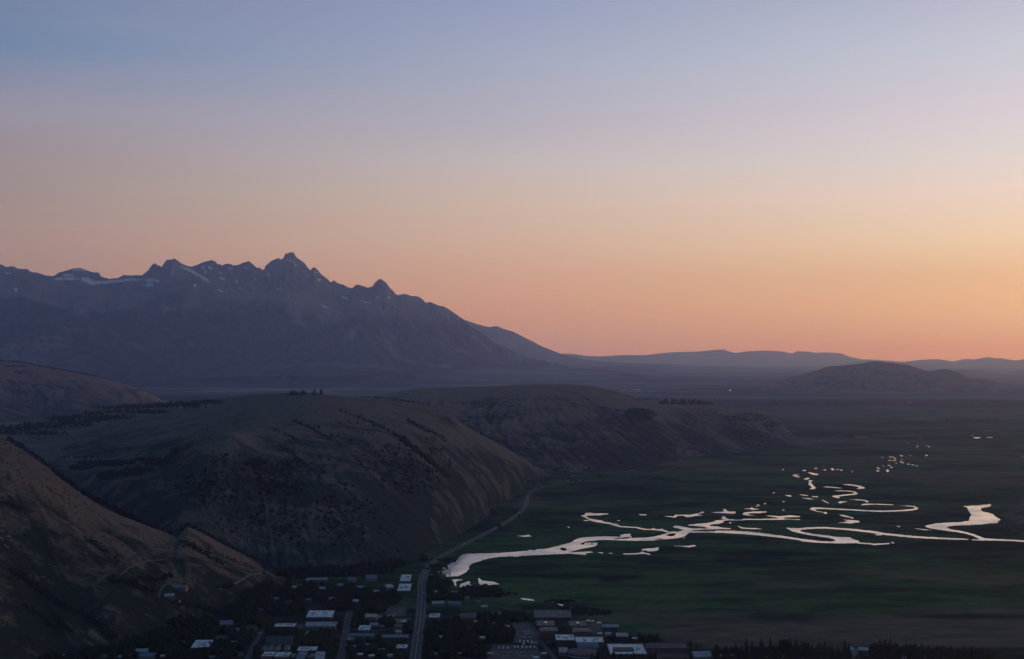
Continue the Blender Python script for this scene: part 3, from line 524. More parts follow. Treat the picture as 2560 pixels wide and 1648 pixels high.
PONDS = [
 ("7", [(255,492),(275,475),(350,475),(500,482),(640,490),(850,503),(1000,505),(1150,500),(1280,490),(1310,482),(1290,468),(1230,462),(1160,457),(1230,456),(1300,460),(1342,482),(1320,497),(1240,508),(1120,515),(950,518),(750,508),(600,500),(480,493),(370,488),(320,490),(310,500),(345,512),(400,522),(370,522),(300,508),(265,497)]),
 ("7", [(770,445),(800,437),(890,437),(1000,440),(1090,445),(1090,450),(1000,448),(900,444),(820,448),(775,452)]),
 ("7", [(475,362),(500,355),(560,350),(640,342),(690,338),(700,325),(680,318),(610,312),(480,308),(560,303),(660,308),(710,316),(735,333),(722,345),(650,352),(590,358),(545,365),(560,380),(540,383),(500,372)]),
 ("7", [(580,243),(640,243),(700,247),(760,257),(812,278),(800,286),(720,290),(745,279),(735,267),(690,258),(620,249)]),
 ("7", [(383,270),(440,265),(520,273),(590,280),(520,282),(440,274)]), ("7", [(530,425),(560,412),(640,416),(590,424),(565,435),(550,430)]),
 ("7", [(650,392),(740,393),(810,399),(852,415),(830,424),(810,418),(808,409),(740,402)]), ("7", [(245,205),(290,203),(270,218),(280,240),(300,262),(318,277),(305,293),(250,290),(280,275),(240,240),(250,225)]),
 ("7", [(192,190),(230,178),(262,183),(225,198)]), ("7", [(80,150),(110,146),(160,147),(120,157),(165,173),(120,171)]), ("7", [(230,122),(290,130),(345,142),(335,152),(290,150)]),
 ("7", [(185,103),(220,98),(218,108),(190,110)]), ("7", [(305,82),(330,79),(330,88),(306,89)]), ("7", [(385,95),(425,97),(420,104),(400,104)]), ("7", [(465,88),(490,84),(505,102),(490,105),(468,95)]),
 ("7", [(523,91),(542,91),(540,98),(525,98)]), ("7", [(550,97),(590,101),(570,108)]), ("7", [(668,112),(690,115),(678,123)]), ("7", [(915,103),(955,109),(935,116)]), ("7", [(1018,112),(1030,92),(1050,105),(1040,118),(1022,118)]),
 ("7", [(1055,69),(1085,71),(1072,82)]), ("7", [(1025,51),(1065,51),(1050,59)]), ("7", [(920,71),(960,84),(940,90)]), ("7", [(1225,38),(1255,41),(1240,49)]), ("7", [(1260,45),(1310,49),(1280,54)]), ("7", [(1320,54),(1337,60),(1322,64)]),
 ("7", [(978,55),(1002,59),(990,64)]), ("7", [(1108,27),(1132,32),(1115,35)]), ("7", [(1150,15),(1200,28),(1190,33)]), ("7", [(370,399),(395,402),(455,432),(435,431)]), ("7", [(150,344),(235,351),(235,360),(180,353)]),
 ("7", [(275,361),(340,365),(335,373),(290,369)]), ("7", [(175,377),(230,381),(320,394),(240,391)]), ("7", [(10,351),(70,354),(75,366),(40,363)]), ("7", [(548,545),(600,549),(690,573),(690,588),(660,577),(580,563)]),
 ("7", [(535,628),(600,620),(640,610),(590,595),(650,598),(735,605),(755,612),(750,622),(690,628),(680,634),(600,628)]), ("7", [(390,520),(425,520),(430,538),(400,535)]), ("7", [(905,741),(975,744),(970,753),(920,751)]),
 ("7", [(1065,820),(1085,818),(1105,832),(1080,831)]), ("7", [(1120,656),(1165,666),(1140,669)]), ("7", [(1290,681),(1400,691),(1480,703),(1380,698)]),
 ("6", [(232,601),(286,599),(285,607),(240,607)]), ("6", [(780,542),(862,543),(862,552),(800,550)]),
 ("6", [(1030,561),(1100,560),(1130,565),(1145,548),(1230,546),(1300,547),(1345,538),(1400,528),(1405,517),(1435,517),(1430,528),(1370,541),(1385,547),(1430,555),(1350,559),(1300,569),(1260,571),(1230,561),(1170,556),(1165,570),(1135,576),(1100,568)]),
 ("6", [(1490,522),(1570,519),(1620,517),(1640,509),(1620,495),(1645,487),(1662,505),(1690,516),(1750,514),(1752,527),(1735,535),(1690,533),(1580,528)]),
 ("6", [(1820,535),(1840,522),(1930,514),(2060,513),(2060,522),(2000,530),(1900,531),(1870,539),(1900,549),(1960,552),(1880,554),(1830,549)]),
 ("6", [(1835,486),(1900,484),(1910,470),(1930,484),(1985,490),(1920,499),(1900,493)]), ("6", [(1940,466),(1970,455),(1970,440),(1995,452),(1975,461)]), ("6", [(1770,664),(1790,661),(1830,675),(1950,679),(2030,690),(1920,690),(1820,687)]),
 ("6", [(810,893),(850,885),(900,882),(950,878),(975,870),(990,885),(970,905),(930,910),(880,912),(850,900),(820,901)]), ("6", [(625,932),(720,931),(800,925),(810,914),(840,918),(845,927),(880,931),(908,948),(880,945),(840,936),(760,942),(640,943)]),
 ("6", [(370,919),(435,925),(420,934)]), ("6", [(480,926),(530,930),(510,935)]), ("6", [(1130,856),(1200,857),(1290,855),(1340,848),(1360,860),(1310,866),(1290,873),(1240,865)]), ("6", [(1220,790),(1235,772),(1252,772)]), ("6", [(570,601),(605,602),(580,609)]),
 ("6", [(2120,323),(2147,327),(2130,335)]), ("6", [(2240,350),(2300,351),(2310,365),(2280,363)]), ("6", [(2210,96),(2237,95),(2225,104)]), ("6", [(2213,412),(2242,414),(2230,422)]), ("6", [(2208,493),(2247,502),(2225,505)]), ("6", [(70,660),(100,672),(85,678)]), ("6", [(2030,432),(2056,432),(2052,440),(2036,440)]), ("6", [(1685,622),(1715,622),(1705,632),(1690,632)]),
 ("1", [(965,556),(1040,554),(1080,546),(1115,563),(1040,567)]), ("1", [(110,955),(130,940),(180,915),(197,905),(204,914),(150,948),(130,962)]),
 ("3", [(620,235),(660,232),(745,235),(745,243),(690,247),(670,265),(675,318),(655,305),(640,260)]), ("3", [(720,290),(790,265),(830,252),(840,275),(830,290),(880,320),(850,345),(830,385),(800,370),(740,335),(715,320)]),
 ("3", [(935,212),(960,225),(975,245),(1060,255),(1120,260),(1195,292),(1130,292),(1070,298),(1060,310),(1030,298),(955,295),(940,270)]), ("3", [(950,345),(965,345),(968,380),(1000,413),(1060,424),(1000,427),(965,405)]), ("3", [(780,432),(830,415),(835,435),(800,445)]),
 ("3", [(1430,460),(1480,457),(1600,475),(1610,490),(1560,486),(1480,479)]), ("3", [(1725,491),(1770,499),(1815,515),(1790,513),(1740,504)]), ("3", [(1885,524),(1960,539),(1940,546),(1895,536)]), ("3", [(2015,564),(2050,578),(2035,583)]),
 ("5", [(1845,1003),(1890,996),(1935,1002),(1890,1010)]), ("5", [(1990,995),(2060,995),(2055,999),(1995,999)]), ("5", [(1278,1003),(1297,1006),(1285,1011)]), ("5", [(1135,1060),(1155,1062),(1142,1067)]), ("5", [(1240,1090),(1268,1098),(1250,1100)]), ("5", [(1365,1092),(1392,1098),(1380,1104)]),
 ("5", [(870,1208),(890,1211),(880,1217)]), ("5", [(1060,1184),(1105,1197),(1085,1202)]), ("5", [(1340,1190),(1362,1182),(1360,1194),(1340,1198)]), ("5", [(940,1240),(975,1242),(960,1250)]), ("5", [(1000,1218),(1028,1222),(1016,1230)]), ("5", [(1065,1252),(1095,1262),(1078,1266)]), ("5", [(1145,1278),(1170,1282),(1160,1290)]), ("5", [(1830,975),(1846,977),(1838,982)]), ("5", [(2370,1200),(2386,1205),(2376,1211)]),
 ("5", [(985,1240),(1028,1240),(1024,1246),(990,1246)]), ("5", [(950,1196),(982,1212),(968,1216)]), ("5", [(985,1202),(1004,1206),(994,1214)]), ("5", [(1075,1236),(1102,1237),(1090,1243)]), ("5", [(1165,1190),(1192,1192),(1180,1197)]), ("5", [(1250,1068),(1266,1071),(1258,1075)]), ("5", [(1345,1082),(1362,1084),(1354,1088)]),
]
for p in PONDS: sheet("pond", [p], M_WATER, 0.32, wob=0.35)
def reed_mat():
    return simple_mat("reeds", (0.010, 0.020, 0.015), 0.95, 0.4, 0.05, 0, 0.0)
M_REED = reed_mat()
for p in [("6", [(1050,752),(1085,736),(1130,731),(1155,734),(1140,750),(1110,758),(1070,750)]), ("6", [(530,786),(590,776),(650,770),(700,770),(690,778),(600,782)]), ("6", [(940,790),(985,784),(1030,784),(1020,790)]), ("6", [(0,882),(25,873),(60,882),(68,894),(40,900),(10,892)]), ("6", [(205,836),(222,824),(250,820),(236,838)]), ("6", [(310,832),(322,830),(328,840),(314,842)]), ("6", [(1172,563),(1215,555),(1250,558),(1210,566)])]:
    sheet("reed_island", [p], M_REED, 0.9, wob=0.4)
# ================================================================== roads
M_ASPH = simple_mat("asphalt", (0.044, 0.045, 0.050), 0.85, 0.25, 0.08, 0, 0.3)
M_PAVE = simple_mat("worn_pavement", (0.085, 0.083, 0.082), 0.9, 0.25, 0.08, 0, 0.2)
M_TRACK = simple_mat("gravel_track", (0.20, 0.175, 0.155), 0.95, 0.3, 0.1, 0, 0.1)
M_LINE = simple_mat("road_paint", (0.42, 0.42, 0.40), 0.7, 0.2, 0.3)
M_LOT = simple_mat("parking_asphalt", (0.075, 0.074, 0.075), 0.9, 0.3, 0.05, 0, 0.2)
M_DIRT = simple_mat("bare_dirt", (0.15, 0.115, 0.09), 0.95, 0.35, 0.05, 0, 0.1)

def spline(pts, step):
    P = [Vector(p) for p in pts]; out = []
    for i in range(len(P) - 1):
        p0 = P[max(0, i - 1)]; p1 = P[i]; p2 = P[i + 1]; p3 = P[min(len(P) - 1, i + 2)]
        n = max(1, int((p2 - p1).length / step))
        for k in range(n):
            t = k / n
            out.append(0.5 * ((2 * p1) + (p2 - p0) * t + (2 * p0 - 5 * p1 + 4 * p2 - p3) * t * t + (3 * p1 - p0 - 3 * p2 + p3) * t ** 3))
    out.append(P[-1]); return out
def offset_strip(line, offs, zf):
    vs = []
    for i, p in enumerate(line):
        d = (line[min(i + 1, len(line) - 1)] - line[max(i - 1, 0)]); d.z = 0; d.normalize(); n = Vector((-d.y, d.x, 0))
        for o in offs:
            q = p + n * o; vs.append((q.x, q.y, zf(q)))
    k = len(offs)
    fs = [(i * k + j, i * k + j + 1, (i + 1) * k + j + 1, (i + 1) * k + j) for i in range(len(line) - 1) for j in range(k - 1)]
    return vs, fs
def strip_obj(name, parts, mat):
    mb = MB()
    for vs, fs in parts: mb.add(vs, fs)
    me = mb.mesh(name); bm = bmesh.new(); bm.from_mesh(me); bmesh.ops.recalc_face_normals(bm, faces=bm.faces[:])
    for f in bm.faces:
        if f.normal.z < 0: f.normal_flip()
    bm.to_mesh(me); bm.free()
    o = link(name, me, None, mat); tag(o, None, None, None, "structure"); return o
HWY = [(1033, 1690), (1037, 1655), (1040, 1630), (1044, 1600), (1049, 1560), (1053, 1520), (1055, 1490), (1055, 1460), (1059, 1440), (1071, 1420), (1089, 1402), (1115, 1385), (1150, 1367), (1200, 1341), (1245, 1318), (1272, 1302), (1293, 1288), (1309, 1272), (1316, 1258), (1318, 1245), (1322, 1236), (1333, 1227), (1352, 1220), (1380, 1214), (1420, 1208.5), (1480, 1201), (1540, 1195), (1600, 1188), (1660, 1177), (1720, 1161), (1780, 1149), (1850, 1141), (1930, 1134), (2000, 1127), (2040, 1121), (2056, 1112), (2052, 1103), (2075, 1093), (2120, 1083)]
HW = spline([gpt(u, v) for u, v in HWY], 12.0)
strip_obj("road", [offset_strip(HW[:290], (-7.2, 0, 7.2), lambda q: 0.42)], M_ASPH)
strip_obj("road", [offset_strip(HW[289:], (-4.5, 0, 4.5), lambda q: 0.40)], M_ASPH)
strip_obj("verge", [offset_strip(HW[:150], (-9.6, -7.3), lambda q: 0.5), offset_strip(HW[:150], (7.3, 9.6), lambda q: 0.5)], M_PAVE)
near = HW[:190]; print('HWY', len(HW))
strip_obj("road_marking", [offset_strip(near, (o - 0.16, o + 0.16), lambda q: 0.47) for o in (-6.5, -0.4, 0.4, 6.5)], M_LINE)
def street(pts, w, mat=M_ASPH, name="street", z=0.34):
    L = spline([gpt(u, v) for u, v in pts], 8.0); strip_obj(name, [offset_strip(L, (-w / 2, 0, w / 2), lambda q: z)], mat); return L
ST1 = street([(846, 1680), (853, 1640), (861, 1600), (867, 1565), (872, 1535), (874, 1520)], 13)
ST2 = street([(606, 1670), (622, 1640), (640, 1605), (655, 1576), (664, 1556)], 9, z=0.38)
ST3 = street([(1400, 1690), (1388, 1650), (1366, 1622), (1352, 1600), (1330, 1568), (1300, 1552), (1240, 1548), (1160, 1545), (1100, 1546), (1062, 1548)], 8, z=0.30)
ST4 = street([(874, 1572), (920, 1578), (980, 1572), (1038, 1566)], 7, z=0.30)
def patch(pts, mat, name="parking_lot", z=0.2):
    vs = [tuple(gpt(u, v, z)) for u, v in pts]; mb = MB().add(vs, [tuple(range(len(vs)))])
    strip_obj(name, [(mb.v, mb.f)], mat)
patch([(1148, 1533), (1188, 1531), (1205, 1543), (1150, 1543)], M_LOT, z=0.18)
patch([(1092, 1548), (1126, 1546), (1128, 1558), (1090, 1558)], M_LOT, z=0.20)
patch([(1282, 1556), (1322, 1556), (1352, 1612), (1284, 1606)], M_LOT, z=0.22)
patch([(1168, 1572), (1192, 1570), (1198, 1604), (1164, 1603)], M_LOT, z=0.24)
patch([(1232, 1610), (1344, 1614), (1356, 1660), (1212, 1660)], M_LOT, z=0.16)
patch([(978, 1548), (1028, 1545), (1026, 1566), (984, 1569)], M_DIRT, "dirt_lot", z=0.14)
patch([(966, 1516), (1016, 1520), (1012, 1540), (962, 1542)], M_LOT, z=0.12)
patch([(1420, 1560), (1500, 1556), (1512, 1594), (1490, 1592)], M_LOT, z=0.10)
patch([(728, 1560), (760, 1562), (750, 1614), (722, 1612)], M_LOT, z=0.11)
patch([(1076, 1542), (1070, 1536), (1060, 1536), (1058, 1548)], M_PAVE, z=0.13)
def hill_road(pts, w, mat, name="road", lift=0.7):
    P = [hit(u, v) for u, v in pts]; L = spline([Vector(p[0]) for p in P], 5.0)
    strip_obj(name, [offset_strip(L, (-w / 2, 0, w / 2), lambda q: max(drop(q.x, q.y), 0.0) + lift)], mat)
hill_road([(232, 1468), (252, 1448), (275, 1431), (300, 1414), (335, 1394), (368, 1379), (402, 1368), (432, 1360), (452, 1352)], 7.0, M_ASPH)
hill_road([(652, 1436), (653, 1448), (652, 1464), (646, 1486), (636, 1512)], 7.5, M_ASPH)
hill_road([(586, 1461), (602, 1451), (620, 1441), (640, 1436), (652, 1435)], 3.2, M_TRACK, "track")
hill_road([(430, 1449), (418, 1457), (406, 1469), (400, 1482), (396, 1494)], 4.5, M_PAVE, "driveway")
hill_road([(300, 1438), (330, 1418), (380, 1402), (420, 1398)], 2.0, M_TRACK, "track")
hill_road([(150, 1132), (146, 1120), (150, 1108), (160, 1098), (164, 1090), (150, 1086)], 7.0, M_PAVE)
hill_road([(222, 1204), (238, 1190), (254, 1179), (275, 1174), (310, 1172)], 8.0, M_PAVE)
hill_road([(168, 1152), (180, 1146), (178, 1140)], 3.5, M_TRACK, "track")
# ================================================================== trees, shrubs, boulders
def leaf_mat(name, a, b_):
    m, nt, b = new_mat(name)
    oi = nt.nodes.new("ShaderNodeObjectInfo"); n = noise(nt, 0.9, 3, vec=obj_vec(nt))
    f = math_(nt, 'ADD', math_(nt, 'MULTIPLY', n, 0.7), math_(nt, 'MULTIPLY', oi.outputs["Random"], 0.45))
    nt.links.new(mix(nt, mrange(nt, f, 0.3, 0.85), a, b_), b.inputs["Base Color"]); b.inputs["Roughness"].default_value = 0.9; b.inputs["Specular IOR Level"].default_value = 0.05
    return m
M_NEEDLE = leaf_mat("spruce_needles", (0.007, 0.014, 0.011), (0.022, 0.032, 0.022))
M_LEAF = leaf_mat("cottonwood_leaves", (0.010, 0.020, 0.012), (0.028, 0.042, 0.022))
M_SCRUB = leaf_mat("juniper_scrub", (0.007, 0.013, 0.011), (0.022, 0.030, 0.022))
M_BARK = simple_mat("bark", (0.085, 0.065, 0.050), 0.95, 0.3, 1.5, 0, 0.1)
M_ROCK = simple_mat("pale_rock", (0.30, 0.28, 0.26), 0.95, 0.3, 0.8, 0, 0.1)

def conifer_crown(h, r, rng, layers=9, arms=11):
    mb = MB()
    for k in range(layers):
        t = k / (layers - 1); z = h * (0.10 + 0.84 * t); rr = r * (1 - t) ** 0.85 * rng.uniform(0.82, 1.15) + 0.12 * r * (1 - t) + 0.05
        top = z + h * 0.17 * (1 - 0.45 * t); a0 = rng.uniform(0, 6.28); vs = [(rng.uniform(-.08, .08), rng.uniform(-.08, .08), min(top, h))]
        for i in range(arms * 2):
            a = a0 + math.pi * i / arms; q = rr * (rng.uniform(0.85, 1.2) if i % 2 == 0 else rng.uniform(0.38, 0.6))
            vs.append((q * math.cos(a), q * math.sin(a), z - (0.06 * h * (1 - t) if i % 2 == 0 else -0.02 * h) + rng.uniform(-.02, .02) * h))
        n = arms * 2
        mb.add(vs, [(0, 1 + i, 1 + (i + 1) % n) for i in range(n)])
    return mb.mesh("crown")
def trunk_mesh(h, r, limbs=0, rng=None):
    mb = MB().cyl((0, 0, -1.0), r, r * 0.35, h + 1.0, 7)
    for i in range(limbs):
        a = rng.uniform(0, 6.28); z0 = h * rng.uniform(0.45, 0.85); L = h * rng.uniform(0.35, 0.6); d = Vector((math.cos(a) * .7, math.sin(a) * .7, 0.8)).normalized()
        n1 = d.orthogonal().normalized(); n2 = d.cross(n1); vs = []
        for s, q in ((0, r * 0.45), (1, r * 0.12)):
            for j in range(5):
                b = 6.2832 * j / 5; vs.append(Vector((0, 0, z0)) + d * L * s + (n1 * math.cos(b) + n2 * math.sin(b)) * q)
        mb.add(vs, [(j, (j + 1) % 5, 5 + (j + 1) % 5, 5 + j) for j in range(5)])
    return mb.mesh("trunk")
def leaf_cloud(h, r, rng, n=420, size=0.75, blobs=7, low=0.22, name="crown"):
    mb = MB(); B = []
    for i in range(blobs):
        t = rng.uniform(0, 1); a = rng.uniform(0, 6.28); q = r * 0.55 * rng.uniform(0.2, 1) * (1 - 0.55 * t)
        B.append((q * math.cos(a), q * math.sin(a), h * (low + 0.15 + (0.62 - low) * t), r * rng.uniform(0.42, 0.66) * (1 - 0.25 * t), h * rng.uniform(0.14, 0.24)))
    for i in range(n):
        bx, by, bz, br, bh = B[i % blobs]
        d = Vector((rng.gauss(0, 1), rng.gauss(0, 1), rng.gauss(0, 1))).normalized(); k = rng.uniform(0.35, 1.0) ** 0.5
        c = Vector((bx + d.x * br * k, by + d.y * br * k, max(h * low * 0.5, bz + d.z * bh * k)))
        nrm = (d + Vector((rng.gauss(0, .5), rng.gauss(0, .5), rng.gauss(0.3, .5)))).normalized(); t1 = nrm.orthogonal().normalized(); t2 = nrm.cross(t1); s = size * rng.uniform(0.6, 1.4)
        a = rng.uniform(0, 6.28); e1 = t1 * math.cos(a) + t2 * math.sin(a); e2 = nrm.cross(e1)
        mb.add([c - e1 * s, c - e2 * s * 0.6 + nrm * s * 0.2, c + e1 * s, c + e2 * s * 0.6 + nrm * s * 0.15], [(0, 1, 2, 3)])
    return mb.mesh(name)
rt = random.Random(5)
CON = [(conifer_crown(18, r, rt), trunk_mesh(15, 0.38)) for r in (2.6, 3.2, 3.9, 2.9)]
BRO = [(leaf_cloud(13, r, rt), trunk_mesh(7.5, 0.40, 5, rt)) for r in (4.6, 5.4, 4.0, 5.0, 3.4)]
SLIM = [(leaf_cloud(13, r, rt, 360, 0.65, 7, 0.20), trunk_mesh(8.5, 0.26, 3, rt)) for r in (2.6, 3.0, 2.3)]  # leafy trees with narrower crowns, no known species
SHR = [leaf_cloud(4.5, r, rt, 130, 0.55, 4, 0.05, "foliage") for r in (2.6, 3.3, 2.2, 3.0)]
for c, t in CON: c.materials.append(M_NEEDLE); t.materials.append(M_BARK)
for c, t in BRO: c.materials.append(M_LEAF); t.materials.append(M_BARK)
for c, t in SLIM: c.materials.append(M_LEAF); t.materials.append(M_BARK)
for c in SHR: c.materials.append(M_SCRUB)
COUNT = {"pine_tree": 0, "broadleaf_tree": 0, "slim_leafy_tree": 0, "shrub": 0}
def tree(kind, p, h, label, group, wide=1.0):
    con = kind == "pine_tree"; cr, tr = rt.choice(CON if con else SLIM if kind == "slim_leafy_tree" else BRO); base = 18.0 if con else 13.0; s = h / base
    root = empty(kind, (p[0], p[1], p[2]), rt.uniform(0, 6.28)); w = s * wide * rt.uniform(0.9, 1.12); root.scale = (w, w, s)
    tag(root, label, "tree", group); link("crown", cr, root); link("trunk", tr, root); COUNT[kind] += 1
    return root
def shrub(p, h, label, group):
    o = link("shrub", rt.choice(SHR)); o.location = p; s = h / 4.5; o.scale = (s * rt.uniform(.8, 1.25), s * rt.uniform(.8, 1.25), s); o.rotation_euler = (0, 0, rt.uniform(0, 6.28))
    tag(o, label, "shrub", group); COUNT["shrub"] += 1; return o
def in_ell(u, v, a, b): 
    r = math.sqrt(rt.random()); t = rt.uniform(0, 6.283); return u + a * r * math.cos(t), v + b * r * math.sin(t)

# woods too many to count: one object each
def forest(name, spots, mat, kind="con"):
    vs = []; fs = []
    for p, h, r in spots:
        o = len(vs); x, y, z = p
        if kind == "con":
            n = 7; lv = [(0.02, 0.75), (0.30, 1.0), (0.34, 0.66), (0.62, 0.62), (0.66, 0.38)]
            for t, q in lv:
                a0 = rt.uniform(0, 1)
                for i in range(n):
                    a = a0 + 6.2832 * i / n; k = r * q * rt.uniform(0.7, 1.25); vs.append((x + k * math.cos(a), y + k * math.sin(a), z + h * t + rt.uniform(-.03, .03) * h))
            vs.append((x + rt.uniform(-.1, .1) * r, y, z + h))
            for l in range(4):
                for i in range(n): fs.append((o + l * n + i, o + l * n + (i + 1) % n, o + (l + 1) * n + (i + 1) % n, o + (l + 1) * n + i))
            for i in range(n): fs.append((o + 4 * n + i, o + 4 * n + (i + 1) % n, o + 5 * n, o + 5 * n))
        else:
            n = 8; lv = [(0.0, 0.5), (0.25, 0.95), (0.55, 1.0), (0.82, 0.62)]
            for t, q in lv:
                a0 = rt.uniform(0, 1)
                for i in range(n):
                    a = a0 + 6.2832 * i / n; k = r * q * rt.uniform(0.6, 1.3); vs.append((x + k * math.cos(a), y + k * math.sin(a), z + h * t + rt.uniform(-.08, .08) * h))
            vs.append((x + rt.uniform(-.3, .3) * r, y + rt.uniform(-.3, .3) * r, z + h))
            for l in range(3):
                for i in range(n): fs.append((o + l * n + i, o + l * n + (i + 1) % n, o + (l + 1) * n + (i + 1) % n, o + (l + 1) * n + i))
            for i in range(n): fs.append((o + 3 * n + i, o + 3 * n + (i + 1) % n, o + 4 * n, o + 4 * n))
    fs = [f if len(set(f)) == 4 else f[:3] for f in fs]
    me = bpy.data.meshes.new(name); me.from_pydata(vs, [], fs); me.update()
    o = link(name, me, None, mat); tag(o, None, None, None, "stuff"); return o
def spots_ell(ells, h0, h1, wr=0.26):
    out = []
    for u, v, a, b, n in ells:
        for i in range(n):
            uu, vv = in_ell(u, v, a, b); r = hit(uu, vv)
            if r is None: continue
            h = rt.uniform(h0, h1); out.append((r[0] - Vector((0, 0, 0.8)), h, h * wr * rt.uniform(.8, 1.3)))
    return out
# woodland on the saddle left of the butte
forest("forest", spots_ell([(300, 1019, 75, 4, 190), (370, 1017, 60, 4, 120), (440, 1012, 60, 4, 130), (520, 1007, 42, 3, 80), (330, 1030, 75, 5, 110), (385, 1031, 40, 3, 60), (150, 1048, 40, 7, 70), (200, 1050, 60, 10, 150), (265, 1047, 45, 6, 80), (290, 1044, 50, 5, 60), (100, 1066, 60, 7, 130), (35, 1073, 60, 6, 120), (180, 1062, 50, 8, 110), (60, 1083, 70, 6, 90), (120, 1086, 50, 5, 50), (230, 1036, 30, 5, 50), (-60, 1078, 60, 8, 60), (470, 1018, 50, 4, 40)], 9, 15), M_NEEDLE)
forest("undergrowth", spots_ell([(255, 1160, 65, 7, 200), (300, 1158, 40, 5, 90), (205, 1170, 30, 8, 90), (300, 1186, 55, 6, 170), (350, 1176, 40, 4, 70), (260, 1194, 20, 6, 50), (395, 1160, 40, 5, 60), (215, 1145, 40, 2, 20), (370, 1150, 60, 3, 30)], 5, 9, 0.42), M_SCRUB, "bro")
ridgeA = []
for i in range(260):
    u = 15 + 320 * rt.random() ** 1.05; v = float(np.interp(u, [c[0] for c in crestA], [c[1] for c in crestA])) - rt.uniform(0.5, 9)
    r = hit(u, v)
    if r: h = rt.uniform(8, 17); ridgeA.append((r[0], h, h * 0.22))
for i in range(160):
    u = rt.uniform(330, 690); v = float(np.interp(u, [c[0] for c in crestA], [c[1] for c in crestA])) - rt.uniform(0.5, 7) ; r = hit(u, v)
    if r: h = rt.uniform(3, 8); ridgeA.append((r[0] - Vector((0, 0, 0.5)), h, h * 0.35))
forest("forest", ridgeA, M_NEEDLE)
# trees in the gully of the butte's right flank, and brush lines in other gullies
def along(pts, n, spread, h0, h1, wr):
    out = []
    for i in range(n):
        t = rt.random() * (len(pts) - 1); k = min(int(t), len(pts) - 2); f = t - k
        u = pts[k][0] + (pts[k + 1][0] - pts[k][0]) * f + rt.gauss(0, spread); v = pts[k][1] + (pts[k + 1][1] - pts[k][1]) * f + rt.gauss(0, spread * 0.6)
        r = hit(u, v)
        if r: h = rt.uniform(h0, h1); out.append((r[0] - Vector((0, 0, 0.6)), h, h * wr * rt.uniform(.8, 1.3)))
    return out
forest("undergrowth", along([(1003, 1098), (1020, 1112), (1045, 1132), (1070, 1152), (1090, 1166)], 190, 3.0, 7, 12, 0.4) + along([(1090, 1166), (1104, 1178), (1122, 1195)], 60, 3.5, 6, 10, 0.42)
       + along([(893, 1042), (940, 1062), (985, 1085), (1003, 1096)], 80, 2.5, 4, 8, 0.45) + along([(735, 1052), (780, 1072), (830, 1102)], 110, 3, 2.5, 5, 0.6) + along([(680, 1072), (720, 1088), (745, 1104)], 60, 3, 2, 4, 0.6)
       + along([(1020, 1050), (1060, 1075), (1110, 1095)], 90, 3, 3, 6, 0.5) + along([(845, 1022), (900, 1048)], 40, 4, 2, 4, 0.6) + along([(700, 1115), (760, 1160), (800, 1195)], 60, 4, 3, 6, 0.5)
       + along([(1170, 1064), (1210, 1090), (1250, 1108)], 60, 2.5, 4, 8, 0.4) + along([(1225, 1278), (1268, 1290)], 50, 3, 3, 6, 0.6) + along([(990, 1000), (1080, 1012)], 50, 1.5, 3, 7, 0.5) + along([(880, 992), (990, 997)], 60, 1.5, 3, 7, 0.5), M_SCRUB, "bro")
forest("undergrowth", along([(30, 1425), (70, 1452), (110, 1482), (150, 1508), (200, 1532), (245, 1556), (285, 1596)], 330, 5, 1.8, 4.5, 0.75) + along([(130, 1538), (160, 1562), (180, 1580)], 90, 4, 1.5, 3.5, 0.8) + along([(60, 1512), (120, 1556), (145, 1574)], 90, 5, 1.5, 3.5, 0.8)
       + along([(275, 1450), (310, 1452), (345, 1466), (385, 1478)], 150, 5, 2, 5, 0.7) + along([(330, 1448), (395, 1448), (425, 1440)], 60, 5, 2.5, 6, 0.6) + along([(0, 1250), (50, 1272)], 60, 6, 1.5, 3, 0.8) + along([(210, 1338), (250, 1372), (300, 1402)], 110, 5, 1.2, 3, 0.8)
       + along([(455, 1352), (500, 1378), (560, 1412)], 120, 5, 1.5, 4, 0.75) + along([(440, 1505), (520, 1525), (560, 1538)], 90, 6, 2, 5, 0.7) + along([(480, 1352), (560, 1392), (640, 1425)], 70, 4, 1.2, 3, 0.8) + along([(540, 1468), (580, 1466)], 30, 3, 3, 6, 0.6), M_SCRUB, "bro")
# distant tree lines
forest("forest", spots_ell([(2100, 1010, 460, 3.5, 900), (2430, 1012, 180, 5, 420), (2330, 1004, 100, 2, 120), (1800, 1004, 160, 2, 130), (1730, 998, 60, 2, 40), (2450, 1002, 110, 3, 160), (2430, 1052, 70, 2.5, 120), (2270, 1057, 60, 1.5, 50)], 9, 17, 0.34), M_NEEDLE)
dl = []
for i in range(520):
    u = rt.uniform(-60, 425) if rt.random() < 0.6 else rt.uniform(30, 230); v = float(np.interp(u, [c[0] for c in crestD], [c[1] for c in crestD])) + rt.uniform(0.2, 3.5 if u < 240 else 2.0); r = hit(u, v)
    if r: h = rt.uniform(8, 15); dl.append((r[0] - Vector((0, 0, 1)), h, h * 0.3))
forest("forest", dl + spots_ell([(40, 917, 30, 1.5, 60), (60, 932, 25, 4, 60), (350, 978, 30, 2, 40)], 8, 14, 0.3), M_NEEDLE)
kl = []
for i in range(420):
    u = rt.uniform(1960, 2545); v = float(np.interp(u, [c[0] for c in crestK], [c[1] for c in crestK])) + rt.uniform(0.2, 3.0); r = hit(u, v)
    if r: h = rt.uniform(9, 16); kl.append((r[0] - Vector((0, 0, 1)), h, h * 0.3))
forest("forest", kl, M_NEEDLE)
forest("forest", spots_ell([(1600, 1038, 42, 15, 330), (1590, 1030, 25, 8, 100), (1870, 1045, 60, 10, 160), (1890, 1100, 40, 22, 120), (1930, 1062, 25, 8, 80), (1985, 1068, 14, 4, 40), (1860, 1085, 30, 10, 60)], 5, 9, 0.4), M_SCRUB, "bro")
